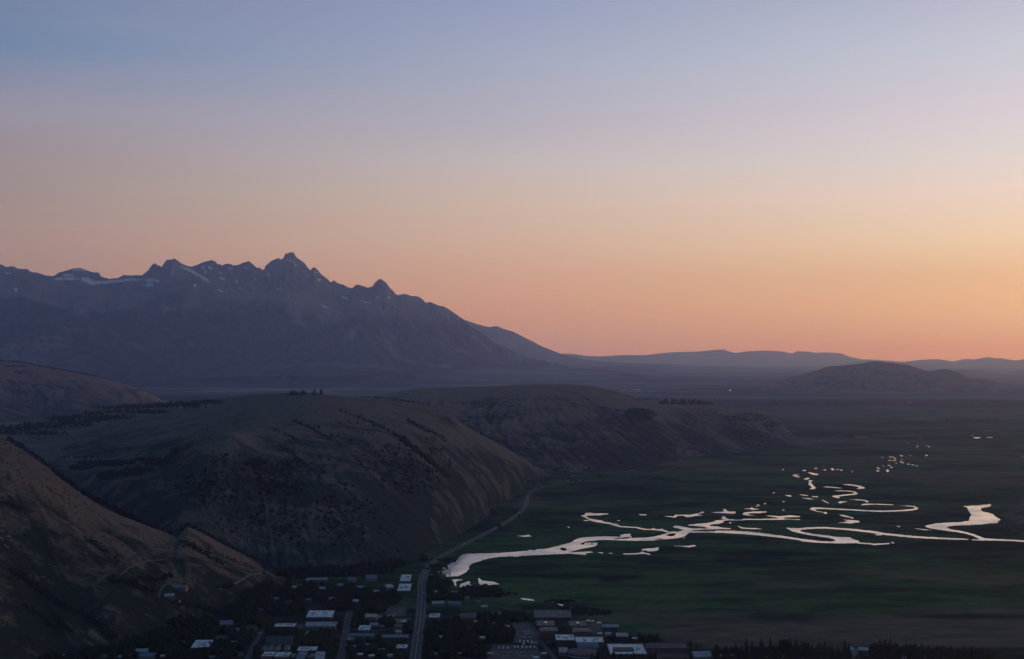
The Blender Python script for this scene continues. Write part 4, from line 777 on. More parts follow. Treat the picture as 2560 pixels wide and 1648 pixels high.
forest("reeds", spots_ell([(1560, 1222, 70, 5, 120), (1640, 1196, 50, 2, 60), (1090, 1420, 30, 8, 60), (1115, 1402, 25, 5, 50), (2190, 1190, 12, 4, 20), (1250, 1486, 50, 4, 50), (1400, 1504, 40, 4, 40), (1220, 1488, 50, 6, 90), (1440, 1524, 40, 5, 60), (1480, 1532, 50, 8, 80)], 2, 5, 0.8), M_SCRUB, "bro")

# counted trees -------------------------------------------------------------
for u, v, h in ((716, 986, 9), (723, 986, 12), (728, 985, 15), (733, 985, 17), (739, 985, 16), (744, 985, 12), (752, 985, 13), (757, 984, 17), (763, 984, 14), (772, 984, 7), (780, 984, 10), (786, 984, 19), (793, 984, 9), (803, 984, 20)):
    r = hit(u, v + 2.5); p = r[0] if r[1] < 6000 else Vector(((u - CX) / F * 4400, 4400, drop((u - CX) / F * 4400, 4400)))
    tree("pine_tree", p, h * 1.25, "dark conifer silhouetted in the clump on the bare summit of the near butte", "conifers on the butte summit", 1.5)
for u, v, h in ((1597, 997, 12), (1607, 998, 14), (1614, 998, 13), (1617, 998, 11), (1621, 998, 13), (1629, 999, 17), (1641, 999, 12), (1645, 999, 13), (1666, 1000, 17)):
    r = hit(u, v + 2.0)
    if r and r[1] < 9000: tree("pine_tree", r[0], h * 1.4, "small dark conifer in the row on the skyline of the second butte", "conifers along the second butte's crest", 1.2)
for u, v, h in ((426, 1142, 22), (437, 1134, 30), (443, 1132, 33), (450, 1129, 26), (458, 1126, 27), (464, 1122, 24), (470, 1120, 26), (476, 1116, 27), (482, 1112, 22), (414, 1150, 26), (406, 1155, 20), (420, 1147, 18)):
    r = hit(u, v + 2)
    if r: tree("pine_tree", r[0], h * 0.75, "tall dark conifer in the file climbing the left edge of the near butte", "conifers on the butte's left edge", 1.1)
for u, v, h, lab in ((262, 1143, 22, "lone dark conifer on the grassy slope left of the near butte"), (518, 1078, 11, "small dark conifer alone below the butte's left shoulder"), (1124, 1170, 32, "tall thin conifer standing alone on the butte's right flank"), (1125, 1152, 18, "short conifer just above the tall thin conifer on the butte's flank"), (1248, 1326, 24, "big dark tree on the marsh side of the highway below the butte"), (1297, 1298, 18, "rounded dark tree where the highway bends behind the butte"), (1337, 1257, 8, "small dark tree beside the far bend of the highway"),
                     (660, 1436, 16, "dark tree beside the turning pad at the top of the paved hillside drive"), (576, 1461, 14, "dark tree at the end of the pale track on the near hillside"), (1744, 1156, 14, "dark tree by the road at the foot of the second butte"), (1598, 1190, 18, "dark tree above the road bend under the second butte"), (2174, 1160, 24, "lone dark tree far out on the brown marsh"), (2168, 1218, 18, "dark tree among bushes at the head of the winding stream"), (2243, 1118, 14, "small lone tree in the far part of the marsh")):
    r = hit(u, v)
    if r: tree("broadleaf_tree" if "rounded" in lab or "big" in lab or "marsh" in lab else "pine_tree", r[0], h, lab, None, 1.0)
def grove(kind_p, ells, h0, h1, label, group, wide=1.0, leafy="broadleaf_tree"):
    for u, v, a, b, n in ells:
        for i in range(n):
            for tr in range(6):
                uu, vv = in_ell(u, v, a, b)
                if not blocked(uu, vv): break
            else: continue
            r = hit(uu, vv)
            if r is None: continue
            con = rt.random() < kind_p
            tree("pine_tree" if con else leafy, r[0], rt.uniform(h0, h1) * (1.12 if con else 0.95), label[0 if con else 1], group[0 if con else 1], wide)
ROADPX = [(HWY, 13), ([(846, 1680), (853, 1640), (861, 1600), (867, 1565), (872, 1535)], 12), ([(606, 1670), (622, 1640), (640, 1605), (655, 1576)], 8)]
BOXES = []      # filled by the town plan: (u0, u1, v0, v1)
def blocked(u, v):
    for pl, w in ROADPX:
        for i in range(len(pl) - 1):
            (u0, v0), (u1, v1) = pl[i], pl[i + 1]
            if min(v0, v1) - 2 <= v <= max(v0, v1) + 2:
                t = (v - v0) / ((v1 - v0) or 1e-6); uc = u0 + (u1 - u0) * t
                if abs(u - uc) < w * (1.0 if v > 1420 else 0.8) + 4: return True
    for u0, u1, v0, v1 in BOXES:
        if u0 - 4 <= u <= u1 + 4 and v0 <= v <= v1 + 7: return True
    return False
# ================================================================== the town
WHITE = simple_mat("white_membrane_roof", (0.56, 0.57, 0.60), 0.6, 0.32, 0.22)
CREAM = simple_mat("tan_metal_roof", (0.42, 0.37, 0.34), 0.6, 0.15, 0.2)
GREYR = simple_mat("grey_metal_roof", (0.28, 0.29, 0.32), 0.6, 0.25, 0.2)
BLUER = simple_mat("blue_grey_shingle_roof", (0.11, 0.15, 0.21), 0.75, 0.25, 0.25)
DARKR = simple_mat("dark_shingle_roof", (0.055, 0.052, 0.058), 0.85, 0.25, 0.25)
BROWNR = simple_mat("brown_metal_roof", (0.125, 0.095, 0.10), 0.7, 0.2, 0.15)
W_DARK = simple_mat("dark_timber_wall", (0.050, 0.040, 0.035), 0.85, 0.3, 0.5)
W_TAN = simple_mat("tan_stucco_wall", (0.16, 0.13, 0.11), 0.85, 0.2, 0.3)
W_BLUE = simple_mat("blue_grey_siding", (0.13, 0.15, 0.17), 0.8, 0.2, 0.4)
W_WHITE = simple_mat("white_siding", (0.45, 0.45, 0.46), 0.75, 0.15, 0.4)
W_RED = simple_mat("red_brick_wall", (0.13, 0.065, 0.055), 0.85, 0.3, 0.6)
M_TRIM = simple_mat("pale_trim", (0.40, 0.39, 0.38), 0.7, 0.1, 0.5)
M_DOOR = simple_mat("painted_door", (0.10, 0.07, 0.06), 0.6, 0.2, 0.8)
M_UNIT = simple_mat("roof_unit_metal", (0.25, 0.26, 0.28), 0.5, 0.2, 1.0)
def glass():
    m, nt, b = new_mat("window_glass"); b.inputs["Base Color"].default_value = (0.02, 0.025, 0.03, 1); b.inputs["Roughness"].default_value = 0.08; b.inputs["Specular IOR Level"].default_value = 0.6; return m
M_GLASS = glass()
def prism(mb, x0, x1, prof):
    """profile of (y, z) points pushed along x"""
    n = len(prof); vs = [(x0, y, z) for y, z in prof] + [(x1, y, z) for y, z in prof]
    mb.add(vs, [(i, (i + 1) % n, n + (i + 1) % n, n + i) for i in range(n)] + [tuple(range(n - 1, -1, -1)), tuple(range(n, 2 * n))])
WIN = {}
def window(root, x, y, z, w=1.5, h=1.4, axis='y'):
    k = (w, h, axis)
    if k not in WIN:
        me = MB().box(-w / 2, w / 2, -0.06, 0.06, 0, h).mesh("window"); me.materials.append(M_GLASS)
        fr = MB().box(-w / 2 - .12, w / 2 + .12, -0.1, 0.02, -0.14, 0).box(-w / 2 - .12, w / 2 + .12, -0.1, 0.02, h, h + .12).box(-w / 2 - .12, -w / 2, -0.1, 0.02, 0, h).box(w / 2, w / 2 + .12, -0.1, 0.02, 0, h).mesh("frame"); fr.materials.append(M_TRIM); WIN[k] = (me, fr)
    o = link("window", WIN[k][0], root); o.location = (x, y - 0.03, z)
    link("frame", WIN[k][1], o); return o
def building(name, label, u0, u1, vb, vf, vbase, style="flat", roof=WHITE, wall=W_DARK, cat="building", rz=0.0, win=None, extras=(), p0=None, maxd=45, group=None, dshift=0.0):
    """u0..u1 its width, vb the far edge of its roof, vf the near eave, vbase where its front wall meets the ground (photo pixels)"""
    p = gpt((u0 + u1) / 2, vbase) if p0 is None else p0
    d = p.y; W = (u1 - u0) * d / F; z0 = p.z
    h = max(2.8, (vbase - vf) * d / F)
    BOXES.append((u0, u1, vb, vbase))
    k = (H - z0) / d
    if style in ("gable", "hip"):
        D = max(5.0, min(maxd, 2 * (vf - vb) * d / F / (0.42 + k))); rise = 0.42 * D / 2
    else:
        d2 = F * (H - z0 - h) / max(vb - YH - 0, 1); D = d2 - d if p0 is None else (vf - vb) * d / F / max(k, .12)
        D = max(5.0, min(maxd, D))
    root = empty(name, (p.x, p.y, z0), rz); tag(root, label, cat, group)
    hw = W / 2
    mb = MB()
    if style == "gable":
        prism(mb, -hw, hw, [(0, -1.5), (D, -1.5), (D, h), (D / 2, h + rise - 0.05), (0, h)])
    elif style == "front":
        n = [(-hw, 0, -1.5), (hw, 0, -1.5), (hw, 0, h), (0, 0, h + hw * 0.55), (-hw, 0, h)]; mb.add(n + [(x, D, z) for x, y, z in n], [(4, 3, 2, 1, 0), (5, 6, 7, 8, 9)] + [(i, (i + 1) % 5, 5 + (i + 1) % 5, 5 + i) for i in range(5)])
    elif style == "round":
        mb.cyl((0, D / 2, -1.5), 1.0, 1.0, h + 1.5, 40); mb.v = [(x * hw, D / 2 + (y - D / 2) * D / 2, z) for x, y, z in mb.v]
    elif style == "mono":
        prism(mb, -hw, hw, [(0, -1.5), (D, -1.5), (D, h + 0.12 * D), (0, h)])
    else:
        mb.box(-hw, hw, 0, D, -1.5, h)
    mb.build("wall", wall, root)
    r = MB(); e = 0.6
    if style == "gable":
        t = 0.3; s = rise / (D / 2)
        prism(r, -hw - e, hw + e, [(-e, h - e * s), (D / 2, h + rise), (D + e, h - e * s), (D + e, h - e * s + t), (D / 2, h + rise + t), (-e, h - e * s + t)])
    elif style == "front":
        hh = hw * 0.55; t = 0.3; P = [(-hw - e, h - e * .55), (0, h + hh), (hw + e, h - e * .55), (hw + e, h - e * .55 + t), (0, h + hh + t), (-hw - e, h - e * .55 + t)]
        vs = [(x, -e, z) for x, z in P] + [(x, D + e, z) for x, z in P]; r.add(vs, [(0, 1, 4, 5), (1, 2, 3, 4), (7, 6, 11, 10), (8, 7, 10, 9), (0, 6, 7, 1), (1, 7, 8, 2), (2, 8, 9, 3), (3, 9, 10, 4), (4, 10, 11, 5), (5, 11, 6, 0)])
    elif style == "round":
        r.cyl((0, D / 2, h), 1.06, 1.06, 0.9, 40); r.cyl((0, D / 2, h + .9), 1.0, 0.08, 1.2, 40); r.v = [(x * hw, D / 2 + (y - D / 2) * D / 2, z) for x, y, z in r.v]
    elif style == "mono":
        prism(r, -hw - e, hw + e, [(-e, h - .07), (D + e, h + 0.12 * (D + e)), (D + e, h + 0.12 * (D + e) + .35), (-e, h + .28)])
    elif style == "barrel":
        n = 9; P = [(D * i / n, h + 0.02 + 0.22 * D * math.sin(math.pi * i / n)) for i in range(n + 1)]
        prism(r, -hw - .3, hw + .3, [(0, h + .01)] + P[1:-1] + [(D, h + .01)])
    else:
        r.box(-hw + .35, hw - .35, .35, D - .35, h, h + 0.10)
        pr = MB().box(-hw - .1, hw + .1, -.1, .3, h, h + .7).box(-hw - .1, hw + .1, D - .3, D + .1, h, h + .7).box(-hw - .1, -hw + .3, .3, D - .3, h, h + .7).box(hw - .3, hw + .1, .3, D - .3, h, h + .7)
        pr.build("parapet", M_TRIM if roof in (WHITE, CREAM) else wall, root)
    ro = r.build("roof", roof, root)
    rr = random.Random(hash(label) & 0xffff if False else sum(map(ord, label)))
    if style in ("flat", "mono") and W > 9:
        for i in range(min(9, 2 + int(W * D / 130))):
            x = rr.uniform(-hw * .7, hw * .7); y = rr.uniform(D * .2, D * .75); zz = h + (0.12 * y + .3 if style == "mono" else .1); a, b_, c = rr.uniform(1, 2.4), rr.uniform(.8, 1.8), rr.uniform(.9, 1.7)
            MB().box(x - a, x + a, y - b_, y + b_, zz, zz + c).build("roof_unit", M_UNIT, root)
    if style == "gable" and W < 30:
        MB().box(hw * .4, hw * .4 + .9, D * .55, D * .55 + .8, h + rise * .6, h + rise + 1.1).build("chimney", W_RED, ro)
    if style != "round":
        n = win if win is not None else max(2, min(7, int(W / 4.5))); st = 2 if h > 5.6 else 1
        for s_ in range(st):
            for i in range(n):
                x = -hw + W * (i + .5) / n; z = 1.1 + 3.0 * s_
                if z + 1.5 > h - .1: continue
                if s_ == 0 and i == n // 2:
                    MB().box(x - .55, x + .55, -.08, .08, 0, 2.1).build("door", M_DOOR, root)
                else: window(root, x, 0, z, 1.5 if W < 26 else 2.2, 1.3)
    else:
        mbw = MB().cyl((0, D / 2, h * 0.45), 1.012, 1.012, h * .3, 40); mbw.v = [(x * hw, D / 2 + (y - D / 2) * D / 2, z) for x, y, z in mbw.v]; mbw.build("window_band", M_GLASS, root)
    for f in extras: f(root, hw, D, h)
    return root
def strip_windows(root, hw, D, h):                       # raised clerestory with a row of lights
    c = MB().box(-hw * .78, hw * .35, D * .25, D * .55, h + .1, h + 2.4).build("clerestory", W_DARK, root)
    for i in range(8):
        w = window(root, -hw * .70 + i * hw * .14, D * .25, h + .8, 1.5, 1.0); w.parent = c
def dormers(n):
    def f(root, hw, D, h):
        for i in range(n):
            x = -hw + 2 * hw * (i + .5) / n
            d = MB(); v = [(-1.5, 0, h - .3), (1.5, 0, h - .3), (1.5, 0, h + 1.4), (0, 0, h + 2.6), (-1.5, 0, h + 1.4)]; d.add([(x + a, .6, c) for a, b, c in v] + [(x + a, D * .45, c) for a, b, c in v], [(4, 3, 2, 1, 0), (5, 6, 7, 8, 9)] + [(k, (k + 1) % 5, 5 + (k + 1) % 5, 5 + k) for k in range(5)])
            d.build("dormer", W_WHITE, root)
    return f
def atrium(root, hw, D, h):
    MB().box(-2.5, 2.5, D * .3, D * .62, h + .1, h + 2.0).build("skylight", M_GLASS, root)
B = building
# --- along the highway, and behind it
B("warehouse", "white roofed shed touching the highway bend, northern of the bright pair", 1000, 1024, 1441, 1453, 1457, "mono", WHITE, W_DARK, win=3)
B("warehouse", "larger white roofed shed beside the highway bend, southern of the bright pair", 994, 1024, 1459, 1477, 1482, "mono", WHITE, W_DARK, win=3)
B("house", "small cottage with a pale tan roof just left of the bright white sheds", 967, 985, 1461, 1469, 1476, "gable", CREAM, W_TAN, "house", 0.5)
B("house", "house with a shiny blue-grey roof among trees under the butte, right of another", 915, 942, 1437, 1447, 1454, "gable", BLUER, W_BLUE, "house", 0.1)
B("house", "low house with two blue-grey roofs at the foot of the butte", 868, 884, 1443, 1450, 1456, "gable", BLUER, W_BLUE, "house", -0.2)
B("motel", "long low motel with a pale roof among trees at the hill foot", 765, 818, 1442, 1449, 1455, "gable", GREYR, W_BLUE, "motel", 0.12, maxd=11)
B("house", "tiny house with a pale gable at the edge of the hillside grass", 729, 740, 1465, 1469, 1473, "gable", CREAM, W_TAN, "house")
B("shop", "white roofed shop on the marsh side of the highway", 1072, 1098, 1534, 1544, 1550, "flat", WHITE, W_DARK, "shop", win=3)
B("house", "long low blue-grey house near the water's edge beyond the shop", 1119, 1150, 1503, 1511, 1518, "gable", BLUER, W_BLUE, "house", -0.05)
B("house", "blue-grey house with pale walls between the highway and the long low house", 1081, 1111, 1503, 1509, 1517, "gable", GREYR, W_BLUE, "house", 0.1)
B("house", "pale cabin facing the parking lot by the marsh edge", 1224, 1250, 1526, 1532, 1539, "gable", DARKR, W_WHITE, "house", -0.1)
B("house", "dark roofed lodge at the marsh edge left of the brown office wings", 1255, 1300, 1518, 1526, 1534, "gable", DARKR, W_DARK, "house", -0.12)
# --- west side blocks
B("apartment_building", "long white roofed block with a dark front west of the side street", 766, 829, 1533, 1543, 1552, "mono", WHITE, W_DARK, "apartment", 0.0)
B("hotel", "grey roofed hotel with a row of dormers in front of the long white roof", 763, 839, 1554, 1566, 1578, "gable", GREYR, W_BLUE, "hotel", 0.0, extras=(dormers(7),), maxd=24)
B("apartment_building", "white flat roof with a dark notch above the blue apartments", 685, 735, 1559, 1567, 1580, "flat", WHITE, W_DARK, "apartment")
B("apartment_building", "blue-grey apartment block with two rows of windows", 665, 729, 1590, 1598, 1612, "gable", DARKR, W_BLUE, "apartment", 0.0, win=7, maxd=16)
B("cottage", "white gable front, leftmost of the four in the row", 655, 667, 1612, 1619, 1627, "front", DARKR, W_WHITE, "cottage", win=2, maxd=12)
B("cottage", "white gable front, second from the left in the row of four", 671, 683, 1612, 1619, 1627, "front", DARKR, W_WHITE, "cottage", win=2, maxd=12)
B("cottage", "white gable front, third from the left in the row of four", 687, 699, 1612, 1619, 1627, "front", DARKR, W_WHITE, "cottage", win=2, maxd=12)
B("cottage", "white gable front, rightmost of the four in the row", 710, 722, 1611, 1618, 1627, "front", DARKR, W_WHITE, "cottage", win=2, maxd=12)
B("shop", "white roofed shop with jagged parapets beside the side street", 742, 789, 1617, 1627, 1637, "flat", WHITE, W_DARK, "shop")
B("shop", "white roof below the leftmost gable, cut by the picture's bottom edge", 653, 682, 1630, 1641, 1652, "flat", WHITE, W_TAN, "shop")
B("shop", "white stepped roof at the bottom edge left of the dark striped roofs", 685, 721, 1631, 1642, 1654, "flat", WHITE, W_TAN, "shop")
B("shop", "dark roof with pale roof units at the bottom edge", 724, 740, 1634, 1645, 1656, "flat", DARKR, W_DARK, "shop")
B("shop", "blue-grey sloping roof at the bottom edge between two dark roofs", 741, 760, 1635, 1648, 1660, "mono", BLUER, W_DARK, "shop")
B("shop", "dark striped roof at the bottom edge left of the side street", 767, 787, 1634, 1646, 1658, "flat", DARKR, W_DARK, "shop")
B("shop", "pale blue tilted roof nearest the side street at the bottom edge", 788, 810, 1636, 1648, 1660, "mono", GREYR, W_DARK, "shop", 0.1)
B("house", "small white gabled house between the hotel and the big trees", 762, 773, 1579, 1585, 1591, "front", GREYR, W_WHITE, "house", win=2, maxd=12)
B("barn", "tan roofed hall standing alone right of the side street", 911, 940, 1531, 1543, 1553, "gable", CREAM, W_TAN, "hall", -0.18, maxd=18)
B("house", "small pale roofed house with clutter south of the tan hall", 926, 945, 1557, 1563, 1568, "gable", GREYR, W_BLUE, "house", 0.1)
B("house", "bright white roof above the blue-grey motel wing", 896, 923, 1568, 1575, 1580, "mono", WHITE, W_BLUE, "house")
B("motel", "blue-grey roofed motel wing right of the side street", 872, 934, 1580, 1590, 1600, "gable", BLUER, W_BLUE, "motel", 0.0, maxd=14, win=7)
B("motel", "low dark brown end block on the corner of the motel wing", 864, 884, 1592, 1602, 1608, "flat", BROWNR, W_DARK, "motel")
B("motel", "long blue-grey roof with dormers just left of the highway", 955, 1020, 1584, 1594, 1607, "gable", BLUER, W_DARK, "motel", 0.0, extras=(dormers(8),), maxd=15, win=7)
B("shop", "white roofed shop at the highway's left kerb near the bottom", 990, 1017, 1612, 1621, 1630, "flat", WHITE, W_DARK, "shop", win=3)
B("house", "small white house behind the dormered motel", 988, 1003, 1575, 1579, 1584, "gable", CREAM, W_WHITE, "house", maxd=10)
B("garage", "narrow pale roofed garage at the parking lot beside the highway", 969, 984, 1537, 1542, 1546, "flat", GREYR, W_BLUE, "garage")
# --- office and lodge complex, right of centre
B("office_building", "long brown roof at the back of the twin winged offices", 1336, 1428, 1533, 1544, 1550, "mono", BROWNR, W_DARK, "office", 0.0)
B("office_building", "left brown roofed wing of the twin offices", 1342, 1388, 1548, 1565, 1572, "flat", BROWNR, W_DARK, "office", 0.0, extras=(atrium,))
B("office_building", "lower brown roof in front of the left office wing", 1349, 1396, 1568, 1579, 1600, "flat", BROWNR, W_RED, "office", 0.0)
B("office_building", "right brown roofed wing of the twin offices", 1424, 1468, 1548, 1566, 1572, "flat", BROWNR, W_DARK, "office", 0.0, extras=(atrium,))
B("office_building", "lower brown roof in front of the right office wing", 1433, 1480, 1569, 1581, 1594, "flat", BROWNR, W_RED, "office", 0.0)
B("library", "white roofed block with a dark front left of the barrel roof", 1390, 1437, 1587, 1601, 1618, "flat", WHITE, W_DARK, "public building")
B("library", "white roofed rear block behind the barrel roof", 1440, 1510, 1593, 1606, 1620, "flat", WHITE, W_DARK, "public building")
B("gallery", "blue-grey barrel vaulted roof between the white blocks and the round roof", 1444, 1496, 1602, 1619, 1627, "barrel", BLUER, W_BLUE, "public building", maxd=26)
B("pavilion", "round dark roof with a pale rim near the bottom edge", 1420, 1492, 1622, 1638, 1646, "round", DARKR, W_WHITE, "pavilion", maxd=60)
B("pavilion", "flat pale annex joined to the left of the round dark roof", 1398, 1421, 1619, 1632, 1640, "flat", GREYR, W_BLUE, "annex")
B("visitor_center", "large white L shaped roof with a dark row of roof windows", 1526, 1618, 1609, 1636, 1643, "flat", WHITE, W_DARK, "public building", 0.0, extras=(strip_windows,), maxd=70)
B("inn", "long dark purple roofed inn right of the large white roof", 1617, 1716, 1605, 1620, 1634, "gable", BROWNR, W_RED, "inn", 0.0, win=7, maxd=24)
B("inn", "lower dark roof in front of the long purple roofed inn", 1645, 1722, 1633, 1645, 1656, "gable", DARKR, W_RED, "inn", 0.0, maxd=20)
B("house", "grey roofed house at the bottom edge right of the inn", 1735, 1780, 1622, 1642, 1656, "gable", GREYR, W_BLUE, "house", 0.1, maxd=26)
B("barn", "pale blue roofed barn at the marsh edge right of the offices", 1506, 1547, 1561, 1568, 1579, "gable", GREYR, W_DARK, "barn", 0.0, maxd=16)
B("shed", "small pale shed in front of the marsh edge barn", 1513, 1528, 1579, 1585, 1590, "gable", CREAM, W_WHITE, "shed", maxd=9)
B("house", "tan roofed house with dry grass beside it at the marsh edge", 1541, 1570, 1581, 1591, 1600, "gable", CREAM, W_DARK, "house", -0.1, maxd=18)
B("house", "tall white house front among the bottom right trees", 2129, 2146, 1612, 1626, 1648, "front", GREYR, W_WHITE, "house", 0.25, maxd=14)
B("house", "half built house with a bare tan roof beside the tall white house", 2146, 2176, 1611, 1626, 1640, "gable", CREAM, W_TAN, "house", -0.35, maxd=14)
B("house", "grey roofed house among trees left of the tall white house", 2090, 2110, 1614, 1622, 1630, "gable", DARKR, W_BLUE, "house", 0.1)
B("house", "pale roofed house glimpsed under the trees at the bottom edge right of the inn", 1862, 1880, 1622, 1631, 1640, "gable", GREYR, W_BLUE, "house", 0.3)
B("house", "low house under the trees with a bright white car before it", 1985, 2010, 1638, 1644, 1650, "gable", DARKR, W_BLUE, "house", 0.1)
# --- left bottom corner
B("house", "small pale roof furthest left among the bottom trees", 151, 164, 1637, 1643, 1649, "gable", GREYR, W_WHITE, "house", 0.2)
B("house", "pale roofed house in the trees at the bottom left", 338, 368, 1622, 1629, 1636, "gable", GREYR, W_BLUE, "house", 0.1)
B("house", "dark blue roofed house below the pale roofed house, at the bottom edge", 346, 385, 1632, 1641, 1650, "gable", BLUER, W_BLUE, "house", -0.1)
B("shop", "white roofed hall between tree clumps at the bottom left", 478, 520, 1607, 1619, 1626, "mono", WHITE, W_BLUE, "hall")
B("house", "blue roofed house among trees at the hillside foot", 550, 580, 1551, 1562, 1571, "gable", BLUER, W_BLUE, "house", 0.15)
B("house", "pale house right of the blue roofed house at the hillside foot", 615, 640, 1566, 1571, 1578, "gable", DARKR, W_BLUE, "house", -0.1)
B("house", "small house with a light wall left of the side road at the bottom", 540, 566, 1589, 1596, 1605, "gable", DARKR, W_TAN, "house", 0.2)
for nm, lab, u0, u1, vb, vf, vbs, rf, wl, rz in (("house", "hillside house with a pale roof at the end of the driveway", 412, 436, 1484, 1490, 1497, GREYR, W_BLUE, 0.3), ("house", "dark wide house above the driveway on the near hillside", 426, 464, 1461, 1469, 1478, BLUER, W_TAN, -0.1),
        ("shed", "small shed with a pale roof on the grass below the hillside house", 440, 450, 1503, 1505, 1508, CREAM, W_TAN, 0.2)):
    B(nm, lab, u0, u1, vb, vf, vbs, "gable", rf, wl, nm, rz, p0=hit((u0 + u1) / 2, vbs)[0], maxd=16)
for nm, lab, u, v, w, rf, wl in (("ranch_house", "ranch house with a bright roof under the second butte, left of its twin", 1728, 1132, 8, WHITE, W_DARK), ("ranch_house", "ranch building with a long bright roof under the second butte, right of its twin", 1742, 1132, 12, WHITE, W_DARK), ("ranch_house", "low pale barn at the foot of the second butte above the road", 1580, 1180, 20, CREAM, W_DARK),
        ("house", "pale roofed house left of the tree clump behind the butte", 1313, 1208, 8, GREYR, W_TAN), ("house", "pale house under the tree clump beside the far highway", 1432, 1192, 7, WHITE, W_TAN), ("house", "small house with a blue roof between the far trees and the highway", 1372, 1190, 7, BLUER, W_TAN), ("house", "long low house where the far highway straightens", 1350, 1216, 7, GREYR, W_TAN), ("house", "white walled house by the row of far trees along the highway", 1420, 1206, 5, WHITE, W_TAN), ("house", "far cabin at the right end of the roadside tree row", 1448, 1203, 5, CREAM, W_TAN),
        ("house", "bright white house in the woods on the saddle", 319, 1020, 5, WHITE, W_WHITE), ("house", "pale blue house in the saddle woods, nearer the butte", 449, 1020, 8, GREYR, W_WHITE), ("house", "long pale house with several bright windows at the end of the saddle woods", 516, 1018, 14, GREYR, W_WHITE), ("house", "grey roofed house beside the saddle road among trees", 232, 1061, 17, GREYR, W_BLUE), ("house", "low pale roofed house in the hollow behind the near hillside", 238, 1153, 14, GREYR, W_DARK),
        ("lodge", "cluster roofed lodge on the bench across the marsh", 2275, 1008, 10, WHITE, W_TAN), ("lodge", "long low building below the lodge across the marsh", 2250, 1012, 14, CREAM, W_TAN), ("hatchery", "row of pale buildings at the far edge of the marsh", 2155, 1095, 26, WHITE, W_TAN), ("hangar", "pale airport hangar on the far valley floor", 1592, 976, 22, WHITE, W_WHITE), ("hangar", "smaller pale airport hangar left of the wide one", 1562, 977, 14, WHITE, W_WHITE)):
    r = hit(u, v); d = r[1]; s = d / F
    B(nm, lab, u - w / 2, u + w / 2, v - max(2.0, 3.0 * 3000 / d), v - max(1.0, 4.5 / s * 0.9), v, "gable", rf, wl, nm.replace("_", " "), 0.0, p0=r[0], maxd=16, win=3)

# --- small houses half hidden by the trees, street by street
def row(spots, where):
    for i, (u, v, w) in enumerate(spots):
        rq = random.Random(int(u * 7 + v)); rf, rn = rq.choice([(GREYR, "grey"), (BLUER, "blue-grey"), (DARKR, "dark"), (CREAM, "tan"), (WHITE, "white")])
        B("house", "small house with a %s roof %s" % (rn, where), u - w / 2, u + w / 2, v - 9, v - 5, v, "gable", rf, rq.choice([W_BLUE, W_TAN, W_WHITE, W_DARK]), "house", rq.uniform(-.3, .3), group="small %s roofed houses %s" % (rn, where), maxd=11, win=2)
row([(700, 1466, 14), (745, 1470, 13), (805, 1476, 14), (850, 1468, 12), (900, 1474, 14), (940, 1484, 14), (690, 1502, 14), (770, 1505, 14), (830, 1502, 13), (890, 1508, 14), (650, 1530, 14), (720, 1512, 13)], "half hidden in the trees under the near butte")
row([(1092, 1486, 12), (1135, 1488, 12), (1168, 1500, 13), (1195, 1510, 13), (1210, 1522, 14)], "at the marsh edge right of the highway")
row([(1075, 1575, 13), (1105, 1598, 14), (1140, 1612, 14), (1090, 1640, 14), (1150, 1640, 14), (1205, 1600, 13), (1225, 1640, 14), (1230, 1566, 13), (1265, 1572, 12), (1190, 1560, 12)], "under the tall trees right of the highway")
row([(955, 1572, 12), (885, 1622, 14), (920, 1618, 14), (955, 1630, 14), (930, 1645, 14), (975, 1644, 14), (900, 1642, 13), (1010, 1560, 11), (948, 1548, 11)], "between the side street and the highway")
row([(585, 1612, 14), (600, 1640, 14), (560, 1630, 14), (530, 1648, 14), (470, 1634, 14), (420, 1620, 13), (590, 1580, 13), (650, 1590, 12), (455, 1612, 13), (260, 1644, 14), (300, 1648, 13), (405, 1646, 14)], "among the bottom left trees")
row([(1800, 1646, 13), (1835, 1644, 13), (1915, 1650, 13), (1960, 1650, 13), (2060, 1648, 13), (2260, 1648, 13), (2310, 1650, 13)], "under the bottom right treeline")
row([(1372, 1612, 12), (1360, 1640, 13), (1500, 1590, 11), (1586, 1602, 12), (1340, 1650, 13)], "around the round roof and its neighbours")
